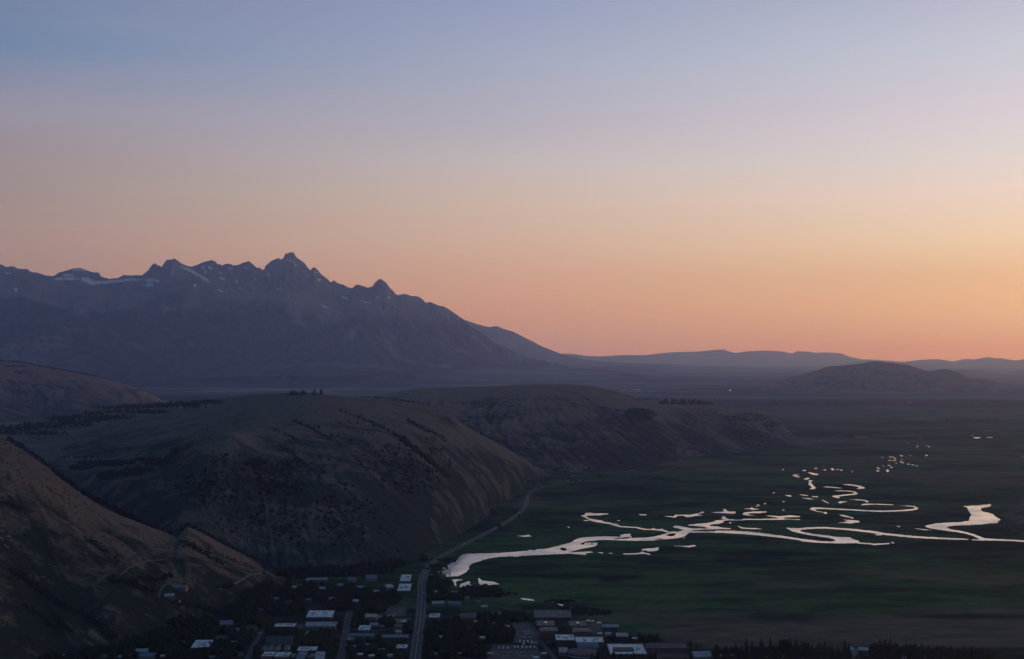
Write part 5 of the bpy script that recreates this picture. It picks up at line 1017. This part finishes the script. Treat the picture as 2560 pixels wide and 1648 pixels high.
# --- cars
CARP = [simple_mat("car_paint_white", (0.62, 0.62, 0.63), 0.35, 0.05, 1), simple_mat("car_paint_silver", (0.34, 0.35, 0.37), 0.3, 0.05, 1, 0.5), simple_mat("car_paint_black", (0.02, 0.02, 0.022), 0.3, 0.05, 1), simple_mat("car_paint_blue", (0.05, 0.10, 0.20), 0.3, 0.05, 1), simple_mat("car_paint_red", (0.25, 0.03, 0.03), 0.3, 0.05, 1)]
M_TYRE = simple_mat("tyre_rubber", (0.02, 0.02, 0.02), 0.9, 0.1, 1)
def car_meshes():
    b = MB(); L, Wd = 2.25, 0.9
    prof = [(-L, .35), (L, .35), (L, .75), (L - .2, .9), (1.0, .98), (-1.7, 1.0), (-L, .95)]
    n = len(prof); b.add([(x, -Wd, z) for x, z in prof] + [(x, Wd, z) for x, z in prof], [(i, (i + 1) % n, n + (i + 1) % n, n + i) for i in range(n)] + [tuple(range(n - 1, -1, -1)), tuple(range(n, 2 * n))])
    b.add([(-1.5, -.7, 1.45), (.35, -.7, 1.45), (.35, .7, 1.45), (-1.5, .7, 1.45), (-1.5, -.7, 1.52), (.35, -.7, 1.52), (.35, .7, 1.52), (-1.5, .7, 1.52)], [(0, 3, 2, 1), (4, 5, 6, 7), (0, 1, 5, 4), (1, 2, 6, 5), (2, 3, 7, 6), (3, 0, 4, 7)])
    g = MB(); g.add([(-1.95, -.84, 1.0), (1.0, -.84, 1.0), (1.0, .84, 1.0), (-1.95, .84, 1.0), (-1.5, -.7, 1.45), (.35, -.7, 1.45), (.35, .7, 1.45), (-1.5, .7, 1.45)], [(0, 1, 5, 4), (1, 2, 6, 5), (2, 3, 7, 6), (3, 0, 4, 7)])
    w = MB(); w.cyl((0, 0, 0), .34, .34, .22, 12, 'x'); 
    w.v = [(y, x - .11, z) for x, y, z in w.v]
    gm = g.mesh("window"); gm.materials.append(M_GLASS); wm = w.mesh("wheel"); wm.materials.append(M_TYRE)
    bodies = []
    for m in CARP:
        q = b.mesh("body"); q.materials.append(m); bodies.append(q)
    return bodies, gm, wm
BODY, CGL, CWH = car_meshes()
CN = ["white", "silver", "black", "blue", "red"]
def car(p, ang, c, label, group, big=1.0):
    r = empty("car", p, ang); r.scale = (big, big, big); tag(r, label, "car", group)
    link("body", BODY[c], r); link("window", CGL, r)
    for x in (-1.35, 1.4):
        for y in (-.82, .82): w = link("wheel", CWH, r); w.location = (x, y, .34)
    return r
for i, (frac, side, c) in enumerate(((0.01, 1, 0), (0.022, -1, 2), (0.035, 1, 1), (0.045, -1, 0), (0.06, 1, 0), (0.075, 1, 2), (0.085, -1, 3), (0.10, 1, 0), (0.115, -1, 1), (0.13, 1, 2), (0.145, -1, 0), (0.16, 1, 4), (0.20, -1, 0), (0.235, 1, 2), (0.27, -1, 0), (0.285, 1, 1), (0.30, -1, 0), (0.345, 1, 2), (0.37, -1, 1))):
    k = int(frac * len(HW)); p = HW[k]; q = HW[k + 1]; d = (q - p).normalized(); nrm = Vector((-d.y, d.x, 0))
    car(p + nrm * (-2.6 if side > 0 else 2.6) + Vector((0, 0, .45)), math.atan2(d.y, d.x) + (0 if side > 0 else math.pi), c, "%s car driving on the two lane highway" % CN[c], "%s cars on the highway" % CN[c])
rc = random.Random(3)
def lot(pts, lab, grp, z):
    for u, v, a in pts:
        c = rc.choice([0, 0, 1, 1, 2, 3, 4]); g = gpt(u, v, z); car(g, a + rc.uniform(-.08, .08), c, "%s car parked %s" % (CN[c], lab), "%s cars parked %s" % (CN[c], grp))
lot([(1290 + 5.2 * i, 1580 + 2.0 * (i % 2), 1.57) for i in range(8)] + [(1298 + 5.2 * i, 1594, 1.57) for i in range(8)], "on the lot left of the brown offices", "left of the offices", .25)
lot([(1240 + 9 * i, 1631, 1.57) for i in range(10)] + [(1250 + 10 * i, 1641, 1.57) for i in range(9)], "on the lot left of the round roof", "left of the round roof", .2)
lot([(970 + 6 * i, 1526 + (i % 3), 1.57) for i in range(7)] + [(975 + 6 * i, 1534, 1.57) for i in range(6)], "on the lot beside the highway's left kerb", "by the highway kerb", .16)
lot([(1172 + 5 * i, 1578 + 7 * (i % 3), 0.2) for i in range(5)], "between the big trees right of the highway", "between the big trees", .28)
lot([(730 + 5 * i, 1572 + 9 * i % 31, 1.5) for i in range(5)], "in the yard beside the apartments", "beside the apartments", .15)
lot([(1430 + 9 * i, 1560 + 3 * i, 0.9) for i in range(5)], "behind the brown offices at the marsh edge", "behind the offices", .14)
for i, (u, v) in enumerate(((868, 1539), (864, 1546), (859, 1581), (852, 1612))): 
    c = (0, 0, 1, 0)[i]; car(gpt(u, v, .38), 1.45, c, ("white car waiting at the top of the side street", "white car just below the top of the side street", "silver car halfway along the side street", "white car low on the side street near the bottom")[i], None)
# --- camper vans in two rows
def van_meshes():
    b = MB(); prof = [(-3.2, .5), (3.2, .5), (3.2, 1.3), (2.7, 1.6), (2.5, 2.9), (-3.2, 3.0)]; n = len(prof)
    b.add([(x, -1.1, z) for x, z in prof] + [(x, 1.1, z) for x, z in prof], [(i, (i + 1) % n, n + (i + 1) % n, n + i) for i in range(n)] + [tuple(range(n - 1, -1, -1)), tuple(range(n, 2 * n))])
    bm_ = b.mesh("body"); bm_.materials.append(CARP[0])
    g = MB().box(-2.2, -.6, -1.14, -1.1, 1.7, 2.4).box(.3, 1.7, -1.14, -1.1, 1.7, 2.4).box(-2.2, 1.7, 1.1, 1.14, 1.7, 2.4); g.add([(2.72, -1.0, 1.65), (2.72, 1.0, 1.65), (2.56, 1.0, 2.7), (2.56, -1.0, 2.7)], [(0, 1, 2, 3)])
    gm = g.mesh("window"); gm.materials.append(M_GLASS)
    return bm_, gm
VB, VG = van_meshes()
for i, (u, v) in enumerate([(1247, 1622), (1258, 1622), (1270, 1622), (1287, 1620), (1295, 1620), (1306, 1621), (1316, 1621), (1326, 1620), (1336, 1620), (1300, 1605), (1310, 1606), (1320, 1606), (1309, 1613), (1330, 1607)]):
    r = empty("camper_van", gpt(u, v, .22), 1.57 + rc.uniform(-.1, .1)); tag(r, "white camper van parked in a row below the brown offices", "van", "white vans in rows below the offices")
    link("body", VB, r); link("window", VG, r)
    for x in (-2.0, 2.1):
        for y in (-1.0, 1.0): w = link("wheel", CWH, r); w.location = (x, y, .42); w.scale = (1.25, 1.25, 1.25)
# bus
def bus(p, a, label):
    r = empty("bus", p, a); tag(r, label, "bus")
    MB().box(-6.5, 6.5, -1.25, 1.25, .45, 3.1).build("body", W_WHITE, r)
    for i in range(6): MB().box(-5.9 + i * 1.95, -4.3 + i * 1.95, -1.31, -1.25, 1.5, 2.5).build("window", M_GLASS, r)
    MB().box(6.5, 6.56, -1.05, 1.05, 1.3, 2.7).build("windscreen", M_GLASS, r)
    for x in (-4.2, 4.2):
        for y in (-1.1, 1.1): w = link("wheel", CWH, r); w.location = (x, y, .5); w.scale = (1.5, 1.5, 1.5)
bus(gpt(1322, 1588, .26), 0.05, "long pale bus parked on the lot left of the brown offices")
bus(gpt(1335, 1611, .26), -0.1, "pale bus at the right end of the camper rows")
# white tents by the barn
M_TENT = simple_mat("tent_canvas", (0.66, 0.65, 0.64), 0.8, 0.06, 1)
for u, v, w, lab in ((1471, 1556, 13, "white event tent behind the offices, left of its neighbour"), (1482, 1557, 9, "white event tent in the middle behind the offices"), (1498, 1561, 12, "white event tent nearest the marsh edge barn")):
    g = gpt(u, v); s = g.y / F; hw = w * s / 2; r = empty("tent", g); tag(r, lab, "tent")
    t = MB(); t.add([(-hw, -hw * .7, 2.4), (hw, -hw * .7, 2.4), (hw, hw * .7, 2.4), (-hw, hw * .7, 2.4), (-hw * .5, 0, 5), (hw * .5, 0, 5)], [(0, 1, 5, 4), (1, 2, 5), (2, 3, 4, 5), (3, 0, 4)]); t.build("canopy", M_TENT, r)
    for x in (-hw, hw):
        for y in (-hw * .7, hw * .7): MB().cyl((x * .98, y * .98, 0), .1, .1, 2.4, 6).build("pole", M_UNIT, r)
# roadside posts along the path right of the highway
M_POST = simple_mat("white_post", (0.7, 0.7, 0.68), 0.6, 0.05, 1)
pm = MB().cyl((0, 0, 0), .28, .24, 1.6, 8).mesh("post"); pm.materials.append(M_POST); cm = MB().cyl((0, 0, 1.6), .32, .2, .22, 8).mesh("cap"); cm.materials.append(M_TRIM)
for i in range(12):
    o = empty("bollard", gpt(1078 + 2 * math.sin(i), 1436 + 5.2 * i, .4)); tag(o, "white bollard in the row along the path right of the highway", "bollard", "bollards beside the highway path"); link("post", pm, o); link("cap", cm, o)
# far headlight and a fainter light, drawn as big globes on added poles
def lamp(u, v, label, R, E):
    r = hit(u, v)[0]; o = empty("valley_light", r); tag(o, label, "lamp")
    MB().cyl((0, 0, 0), .5, .3, 12, 8).build("pole", M_UNIT, o)
    m, nt, b = new_mat("lit_lamp"); b.inputs["Emission Color"].default_value = (1, .93, .82, 1); b.inputs["Emission Strength"].default_value = E
    s = bpy.data.meshes.new("lamp_head"); bm = bmesh.new(); bmesh.ops.create_icosphere(bm, subdivisions=2, radius=R); bm.to_mesh(s); bm.free(); h = link("lamp_head", s, o, m); h.location = (0, 0, 12 + R)
lamp(1825, 979, "single bright headlight on the far valley floor left of the lone butte", 5.0, 3.0)
lamp(1814, 965, "faint light further off than the bright valley headlight", 4.0, 0.7)
# ---------------------------------------------------------------- trees among the houses, counted one by one
TC, TB = "dark conifer ", "dark leafy tree "
def G(kp, ells, h0, h1, where, wide=1.0, leafy="broadleaf_tree"):
    tb = "slim dark leafy tree " if leafy == "slim_leafy_tree" else TB
    grove(kp, ells, h0, h1, (TC + where, tb + where), ("conifers " + where, ("slim leafy trees " if leafy == "slim_leafy_tree" else "leafy trees ") + where), wide, leafy)
G(0.35, [(760, 1438, 60, 10, 14), (840, 1432, 60, 10, 16), (900, 1425, 50, 10, 12), (960, 1422, 40, 14, 14), (1000, 1416, 20, 10, 6)], 8, 14, "in the belt at the foot of the near butte", leafy="slim_leafy_tree")
G(0.3, [(700, 1480, 50, 18, 16), (780, 1480, 60, 16, 18), (860, 1488, 60, 18, 18), (930, 1495, 50, 18, 15), (620, 1535, 45, 14, 13), (700, 1520, 60, 16, 16), (850, 1515, 30, 10, 6), (980, 1500, 30, 14, 8)], 9, 15, "in the shady blocks below the butte")
G(0.3, [(1085, 1470, 22, 20, 13), (1106, 1474, 16, 14, 10), (1150, 1498, 25, 7, 8), (1090, 1500, 25, 6, 5), (1190, 1480, 30, 8, 6)], 8, 13, "between the highway and the water")
G(0.4, [(1090, 1580, 26, 16, 14), (1130, 1575, 30, 18, 15), (1080, 1620, 18, 18, 9), (1120, 1625, 40, 18, 13), (1150, 1600, 30, 18, 11)], 14, 20, "in the tall stand right of the highway", leafy="slim_leafy_tree")
G(0.3, [(1215, 1575, 24, 18, 10), (1250, 1590, 30, 14, 12), (1180, 1625, 36, 14, 11), (1235, 1560, 25, 8, 6), (1260, 1548, 40, 5, 6)], 11, 16, "left of the parking lots")
G(0.3, [(800, 1595, 30, 14, 10), (825, 1620, 18, 22, 9), (780, 1605, 20, 8, 5), (835, 1578, 12, 8, 3)], 9, 14, "left of the side street")
G(0.3, [(900, 1625, 40, 16, 12), (950, 1630, 40, 14, 12), (990, 1637, 25, 6, 4), (960, 1560, 22, 10, 6), (902, 1555, 16, 10, 5), (940, 1520, 26, 8, 6), (1020, 1572, 10, 14, 4)], 9, 14, "between the side street and the highway")
G(0.3, [(600, 1585, 36, 18, 12), (660, 1560, 20, 10, 5), (720, 1600, 12, 14, 4), (640, 1625, 16, 10, 4), (745, 1595, 10, 10, 3)], 8, 13, "around the apartments")
G(0.35, [(440, 1600, 60, 16, 16), (520, 1585, 50, 16, 14), (380, 1612, 60, 10, 12), (430, 1635, 50, 12, 11), (280, 1636, 60, 8, 9), (540, 1630, 40, 14, 10), (575, 1620, 25, 20, 8), (500, 1640, 40, 6, 6), (200, 1646, 50, 4, 5), (620, 1545, 30, 8, 5)], 9, 15, "in the bottom left corner below the hillside", leafy="slim_leafy_tree")
G(0.5, [(1595, 1600, 25, 5, 5), (1620, 1598, 40, 4, 4), (1555, 1645, 60, 5, 6), (1690, 1628, 40, 4, 4), (1730, 1615, 15, 6, 3), (1500, 1600, 14, 6, 3), (1405, 1570, 12, 18, 5), (1530, 1600, 12, 6, 3)], 7, 11, "around the white and purple roofs")
for i, (u, top) in enumerate([(1790, 1606), (1812, 1612), (1840, 1604), (1866, 1592), (1880, 1600), (1903, 1592), (1926, 1590), (1950, 1592), (1962, 1596), (1975, 1590), (1990, 1594), (2004, 1598), (2030, 1608), (2050, 1596), (2062, 1600), (2080, 1610), (2112, 1596), (2122, 1606), (2188, 1596), (2200, 1592), (2212, 1594), (2226, 1590), (2240, 1604), (2262, 1610), (2290, 1606), (2304, 1604), (2320, 1610), (2345, 1606), (2360, 1603), (2375, 1608), (2395, 1614), (2410, 1612), (2428, 1612), (2445, 1620), (2470, 1634), (2490, 1640), (1855, 1608), (1935, 1606), (2015, 1604), (2095, 1612)]):
    vb = 1650 + rt.uniform(-3, 6); g = gpt(u, vb); h = (vb - top) * g.y / F; con = i % 5 != 3 or top < 1593
    tree("pine_tree" if con else "broadleaf_tree", g, h, ("tall dark conifer " if con else "tall dark leafy tree ") + "in the row along the bottom right edge", ("conifers " if con else "leafy trees ") + "along the bottom right edge", 1.5 if con else 1.15)
G(0.4, [(1830, 1640, 60, 6, 9), (1930, 1640, 60, 6, 10), (2040, 1640, 50, 7, 8), (2240, 1636, 50, 8, 10), (2320, 1640, 50, 6, 8), (2400, 1642, 60, 5, 7)], 8, 14, "under the taller row at the bottom right")
G(0.6, [(1405, 1178, 22, 9, 16), (1390, 1186, 14, 5, 6), (1465, 1176, 14, 5, 7), (1490, 1174, 8, 3, 3), (1370, 1200, 14, 5, 7), (1358, 1208, 8, 4, 4), (1440, 1205, 30, 2.5, 9), (1505, 1194, 16, 4, 8), (1325, 1210, 10, 3, 3)], 11, 18, "around the far houses behind the butte", leafy="slim_leafy_tree")
G(0.5, [(1735, 1124, 20, 3, 8), (1775, 1126, 20, 3, 6), (1692, 1140, 5, 4, 3), (1710, 1136, 5, 4, 3), (1770, 1136, 22, 4, 6), (1790, 1122, 10, 2, 3)], 9, 14, "around the ranch under the second butte", leafy="slim_leafy_tree")
G(0.6, [(2396, 1028, 4, 2, 3), (2410, 1027, 6, 2, 4), (2360, 1027, 8, 1.5, 3), (2345, 1038, 10, 1.5, 4), (2250, 1060, 8, 2, 3), (2130, 1096, 18, 2, 8), (2060, 1098, 20, 3, 6)], 13, 20, "scattered across the far marsh edge")

# the canopy that fills the blocks and yards between the counted trees
def canopy(ells, h0, h1, kind, mat, wr):
    out = []
    for u, v, a, b, n in ells:
        for i in range(n):
            uu, vv = in_ell(u, v, a, b)
            if blocked(uu, vv) or vv > 1690: continue
            r = hit(uu, vv)
            if r: h = rt.uniform(h0, h1); out.append((r[0] - Vector((0, 0, .3)), h, h * wr * rt.uniform(.8, 1.3)))
    forest("forest", out, mat, kind)
canopy([(760, 1438, 70, 12, 110), (850, 1432, 80, 11, 120), (940, 1424, 50, 13, 90), (990, 1412, 24, 8, 40), (690, 1478, 56, 20, 150), (780, 1484, 70, 20, 210), (870, 1490, 70, 20, 200), (950, 1498, 50, 20, 120), (620, 1534, 56, 18, 140), (700, 1522, 66, 18, 170), (850, 1518, 34, 12, 50), (640, 1500, 40, 20, 80), (905, 1552, 18, 14, 30)], 7, 13, "bro", M_LEAF, 0.40)
canopy([(1085, 1470, 24, 24, 110), (1106, 1472, 17, 16, 70), (1150, 1498, 30, 8, 50), (1085, 1500, 28, 8, 40), (1200, 1484, 50, 9, 80), (1090, 1585, 30, 20, 110), (1135, 1580, 34, 22, 130), (1080, 1625, 20, 22, 70), (1125, 1630, 46, 20, 120), (1155, 1602, 34, 20, 80), (1215, 1578, 26, 22, 80), (1250, 1592, 34, 18, 90), (1185, 1632, 44, 14, 80), (1255, 1550, 60, 8, 60), (1060, 1400, 6, 4, 6)], 9, 15, "bro", M_LEAF, 0.38)
canopy([(800, 1598, 34, 18, 80), (825, 1622, 20, 24, 70), (775, 1608, 24, 12, 40), (900, 1628, 46, 20, 100), (950, 1634, 44, 18, 90), (990, 1642, 30, 10, 40), (960, 1562, 26, 14, 50), (940, 1522, 30, 12, 50), (1022, 1574, 10, 18, 24), (600, 1590, 40, 24, 120), (660, 1562, 24, 14, 50), (722, 1600, 14, 18, 30), (640, 1628, 20, 16, 40), (745, 1598, 14, 14, 24), (925, 1606, 40, 8, 40), (700, 1582, 40, 6, 30), (880, 1560, 20, 10, 30)], 7, 13, "bro", M_LEAF, 0.42)
canopy([(440, 1602, 70, 22, 210), (520, 1588, 56, 20, 170), (370, 1616, 70, 16, 150), (430, 1640, 60, 16, 120), (280, 1640, 80, 12, 110), (540, 1634, 46, 20, 120), (575, 1622, 30, 26, 100), (500, 1645, 50, 12, 80), (180, 1652, 80, 8, 60), (620, 1548, 36, 12, 60), (480, 1562, 60, 10, 80)], 8, 14, "bro", M_LEAF, 0.38)
canopy([(1830, 1642, 70, 10, 110), (1930, 1640, 70, 12, 130), (2040, 1642, 60, 12, 110), (2240, 1638, 60, 12, 110), (2330, 1642, 60, 10, 90), (2420, 1645, 70, 8, 80), (1770, 1640, 40, 8, 40), (2120, 1652, 40, 6, 30), (1600, 1604, 50, 6, 40), (1690, 1652, 60, 6, 40), (1500, 1650, 40, 6, 30), (1580, 1652, 60, 6, 50)], 9, 16, "con", M_NEEDLE, 0.26)

# ---------------------------------------------------------------- scrub on the butte
dens = [(700, 1190, 110, 45, 60), (600, 1180, 90, 40, 45), (560, 1235, 100, 40, 40), (780, 1250, 140, 50, 60), (960, 1145, 80, 40, 45), (1010, 1190, 80, 40, 45), (1050, 1200, 60, 40, 25), (640, 1310, 120, 40, 40), (800, 1335, 120, 40, 30), (900, 1300, 110, 50, 30), (700, 1220, 60, 25, 30), (500, 1220, 60, 40, 20), (930, 1380, 70, 15, 10), (1080, 1120, 50, 30, 15), (880, 1080, 110, 30, 10), (640, 1160, 30, 10, 16), (720, 1160, 30, 20, 20)]
sc = []
for u, v, a, b, n in dens:
    for i in range(int(n * 2.3)):
        uu, vv = in_ell(u, v, a, b); r = hit(uu, vv)
        if r and 2700 < r[1] < 5200: sc.append((rt.choice((3.0, 4.0, 4.5, 5.5, 6.5, 8.0, 9.5)) * rt.uniform(.85, 1.25), r[0]))
sc.sort(key=lambda t: -t[0] / t[1].y)
for h, p in sc[:290]: shrub(p - Vector((0, 0, .4)), h, "dark juniper scrub dotted over the near butte's steep face", "scrub on the near butte")
forest("undergrowth", [(p - Vector((0, 0, .4)), h * .8, h * .5) for h, p in sc[290:]], M_SCRUB, "bro")
for u, v, h in ((592, 1252, 14), (612, 1236, 15), (655, 1212, 16), (627, 1195, 13), (447, 1222, 14), (520, 1215, 16), (488, 1234, 12), (820, 1310, 15), (590, 1290, 13), (750, 1130, 10), (700, 1146, 10), (560, 1160, 10), (880, 1170, 11), (1130, 1270, 10), (985, 1160, 9)):
    r = hit(u, v)
    if r: tree("pine_tree", r[0], h, "slim dark conifer among the scrub on the near butte's face", "conifers among the scrub on the near butte", 1.2)

# ---------------------------------------------------------------- boulders on the near hillside
def boulder_mesh(seed):
    bm = bmesh.new(); bmesh.ops.create_icosphere(bm, subdivisions=2, radius=1.0); q = random.Random(seed)
    for v in bm.verts: v.co *= q.uniform(0.75, 1.2)
    for v in bm.verts: v.co.z *= 0.7
    me = bpy.data.meshes.new("boulder"); bm.to_mesh(me); bm.free(); me.materials.append(M_ROCK); return me
BM = [boulder_mesh(i) for i in range(4)]
for i in range(46):
    u, v = (in_ell(102, 1448, 34, 10) if i < 26 else in_ell(125, 1415, 90, 8) if i < 32 else in_ell(14, 1345, 14, 26)) ; v += (u - 102) * 0.35 if i < 26 else 0; r = hit(u, v)
    if r is None: continue
    o = link("boulder", BM[i % 4]); s = rt.uniform(.5, 1.2) * (1.8 if i >= 32 else 1); o.scale = (s, s, s); o.location = r[0]; o.rotation_euler = (rt.uniform(0, 3), rt.uniform(0, 3), rt.uniform(0, 6))
    tag(o, "pale boulder on the near hillside's upper slope" if i < 32 else "pale boulder in the outcrop at the left edge of the near hillside", "boulder", "boulders on the near hillside" if i < 32 else "boulders in the left edge outcrop")
pass  # print("COUNTS", COUNT)
# ================================================================== air, sky, sun
def haze():
    mb = MB().box(-47000, 47000, -6000, 78000, -60, 2750)
    m = bpy.data.materials.new("evening_haze"); m.use_nodes = True; nt = m.node_tree
    for n in list(nt.nodes): nt.nodes.remove(n)
    out = nt.nodes.new("ShaderNodeOutputMaterial"); v = nt.nodes.new("ShaderNodeVolumePrincipled")
    v.inputs["Color"].default_value = HAZE_COL; v.inputs["Density"].default_value = HAZE_D; v.inputs["Anisotropy"].default_value = HAZE_G; v.inputs["Absorption Color"].default_value = (1, 1, 1, 1)
    nt.links.new(v.outputs[0], out.inputs["Volume"])
    o = mb.build("haze", m); tag(o, None, None, None, "stuff"); return o
HAZE_D = 2.8e-5; HAZE_G = 0.68; HAZE_COL = (0.42, 0.52, 1.0, 1.0)
haze()

def lin(c): return tuple(((x / 255.0) / 12.92 if x <= 10 else ((x / 255.0 + 0.055) / 1.055) ** 2.4) for x in c)
def world():
    w = bpy.data.worlds.new("World"); S.world = w; w.use_nodes = True; nt = w.node_tree
    bg = nt.nodes["Background"]; out = nt.nodes["World Output"]
    tc = nt.nodes.new("ShaderNodeTexCoord"); sp = nt.nodes.new("ShaderNodeSeparateXYZ"); nt.links.new(tc.outputs["Generated"], sp.inputs[0])
    x, y, z = sp.outputs
    fac = math_(nt, 'SQRT', math_(nt, 'MAXIMUM', z, 0.0))
    def ramp(stops):
        r = nt.nodes.new("ShaderNodeValToRGB"); r.color_ramp.interpolation = 'EASE' if False else 'LINEAR'
        el = r.color_ramp.elements
        while len(el) > 1: el.remove(el[0])
        first = True
        for e, c in stops:
            p = math.sqrt(max(0.0, math.sin(math.radians(e))))
            if first: el[0].position = p; k = el[0]; first = False
            else: k = el.new(p)
            k.color = (*c, 1.0)
        nt.links.new(fac, r.inputs[0]); return r.outputs[0]
    L = ramp(SKY_L); M = ramp(SKY_M); R = ramp(SKY_R); B = ramp(SKY_B)
    az = math_(nt, 'ARCTAN2', x, y)
    c = mix(nt, mrange(nt, az, -0.385, 0.0, 0, 1, False), L, M)
    c = mix(nt, mrange(nt, az, 0.0, 0.385, 0, 1, False), c, R)
    back = math_(nt, 'ABSOLUTE', math_(nt, 'SUBTRACT', az, 0.55))
    back2 = math_(nt, 'MINIMUM', back, math_(nt, 'SUBTRACT', 2 * math.pi, back))
    c = mix(nt, mrange(nt, back2, 0.95, 2.4), c, B)
    mp = N(nt, "ShaderNodeMapping"); nt.links.new(tc.outputs["Generated"], mp.inputs["Vector"]); mp.inputs["Scale"].default_value = (1.5, 1.5, 16.0); mp.inputs["Rotation"].default_value = (0, 0.035, 0)
    st = noise(nt, 3.0, 5, 0.55, mp.outputs[0], 0.3)      # thin, barely visible streaks of high cloud
    c = mix(nt, mrange(nt, st, 0.45, 0.75, 0, 0.06), c, mix(nt, 0.5, c, (0.80, 0.66, 0.62)))
    nt.links.new(c, bg.inputs["Color"]); bg.inputs["Strength"].default_value = 1.0
    # the twilight of the physical sky, sun just under the horizon, adds its own light
    sky = nt.nodes.new("ShaderNodeTexSky"); sky.sky_type = 'NISHITA'; sky.sun_disc = False
    sky.sun_elevation = math.radians(SUN_EL); sky.sun_rotation = math.radians(SUN_AZ); sky.altitude = 2300
    bg2 = nt.nodes.new("ShaderNodeBackground"); bg2.inputs["Strength"].default_value = NISH
    nt.links.new(sky.outputs[0], bg2.inputs["Color"])
    add = nt.nodes.new("ShaderNodeAddShader"); nt.links.new(bg.outputs[0], add.inputs[0]); nt.links.new(bg2.outputs[0], add.inputs[1])
    nt.links.new(add.outputs[0], out.inputs["Surface"])
SUN_EL, SUN_AZ, NISH = 0.5, 40.0, 0.01
SKY_B = [(0, (.042, .078, .13)), (8, (.05, .09, .16)), (20, (.048, .10, .19)), (90, (.036, .095, .185))]
SKY_L = [(0.00, (0.4679, 0.3063, 0.4180)), (0.31, (0.4679, 0.3063, 0.4180)), (1.76, (0.4738, 0.3113, 0.4024)), (3.40, (0.4404, 0.2742, 0.2788)), (5.01, (0.4259, 0.2803, 0.2701)), (7.00, (0.3595, 0.2852, 0.2965)), (8.60, (0.3323, 0.2757, 0.3219)), (10.30, (0.3041, 0.2920, 0.4034)), (12.99, (0.1527, 0.2355, 0.4138)), (15.34, (0.1802, 0.2209, 0.3858)), (25.00, (0.1200, 0.1650, 0.3000)), (40.00, (0.0700, 0.1550, 0.2800)), (90.00, (0.0360, 0.0950, 0.1850))]
SKY_M = [(0.00, (0.7130, 0.3372, 0.4366)), (0.31, (0.7130, 0.3372, 0.4366)), (1.76, (0.8849, 0.3989, 0.2557)), (3.40, (0.7564, 0.4136, 0.3123)), (5.01, (0.7111, 0.4682, 0.3987)), (7.00, (0.6529, 0.5068, 0.4715)), (8.60, (0.5731, 0.5060, 0.5682)), (10.30, (0.4763, 0.4491, 0.5748)), (12.99, (0.3740, 0.4118, 0.5892)), (15.34, (0.2989, 0.3498, 0.5576)), (25.00, (0.1500, 0.1900, 0.3200)), (40.00, (0.0750, 0.1600, 0.2850)), (90.00, (0.0360, 0.0950, 0.1850))]
SKY_R = [(0.00, (0.9150, 0.2690, 0.0195)), (0.31, (0.9150, 0.2690, 0.0195)), (1.76, (1.0871, 0.5669, 0.2082)), (3.40, (0.9386, 0.5640, 0.3213)), (5.01, (0.9480, 0.6926, 0.5324)), (7.00, (0.8912, 0.7090, 0.7152)), (8.60, (0.7675, 0.7062, 0.7789)), (10.30, (0.7108, 0.6419, 0.7863)), (12.99, (0.5590, 0.5956, 0.7529)), (15.34, (0.4665, 0.4905, 0.6525)), (25.00, (0.2200, 0.2500, 0.3600)), (40.00, (0.0900, 0.1700, 0.2950)), (90.00, (0.0360, 0.0950, 0.1850))]

world()
sun = bpy.data.lights.new("sun", 'SUN'); sun.energy = 0.7; sun.angle = math.radians(12); sun.color = (1.0, 0.56, 0.16)
so = bpy.data.objects.new("sun", sun); COL.objects.link(so)
a = math.radians(SUN_AZ); e = math.radians(1.5)
so.rotation_euler = Vector((-math.sin(a) * math.cos(e), -math.cos(a) * math.cos(e), -math.sin(e))).to_track_quat('-Z', 'Y').to_euler()

S.view_settings.view_transform = 'Standard'; S.view_settings.look = 'None'; S.view_settings.gamma = 1.0; S.view_settings.exposure = 0.0
S.view_settings.use_curve_mapping = False
S.cycles.use_denoising = True
S.cycles.max_bounces = 4; S.cycles.diffuse_bounces = 2; S.cycles.glossy_bounces = 2; S.cycles.volume_bounces = 2; S.cycles.transmission_bounces = 2; S.cycles.transparent_max_bounces = 4
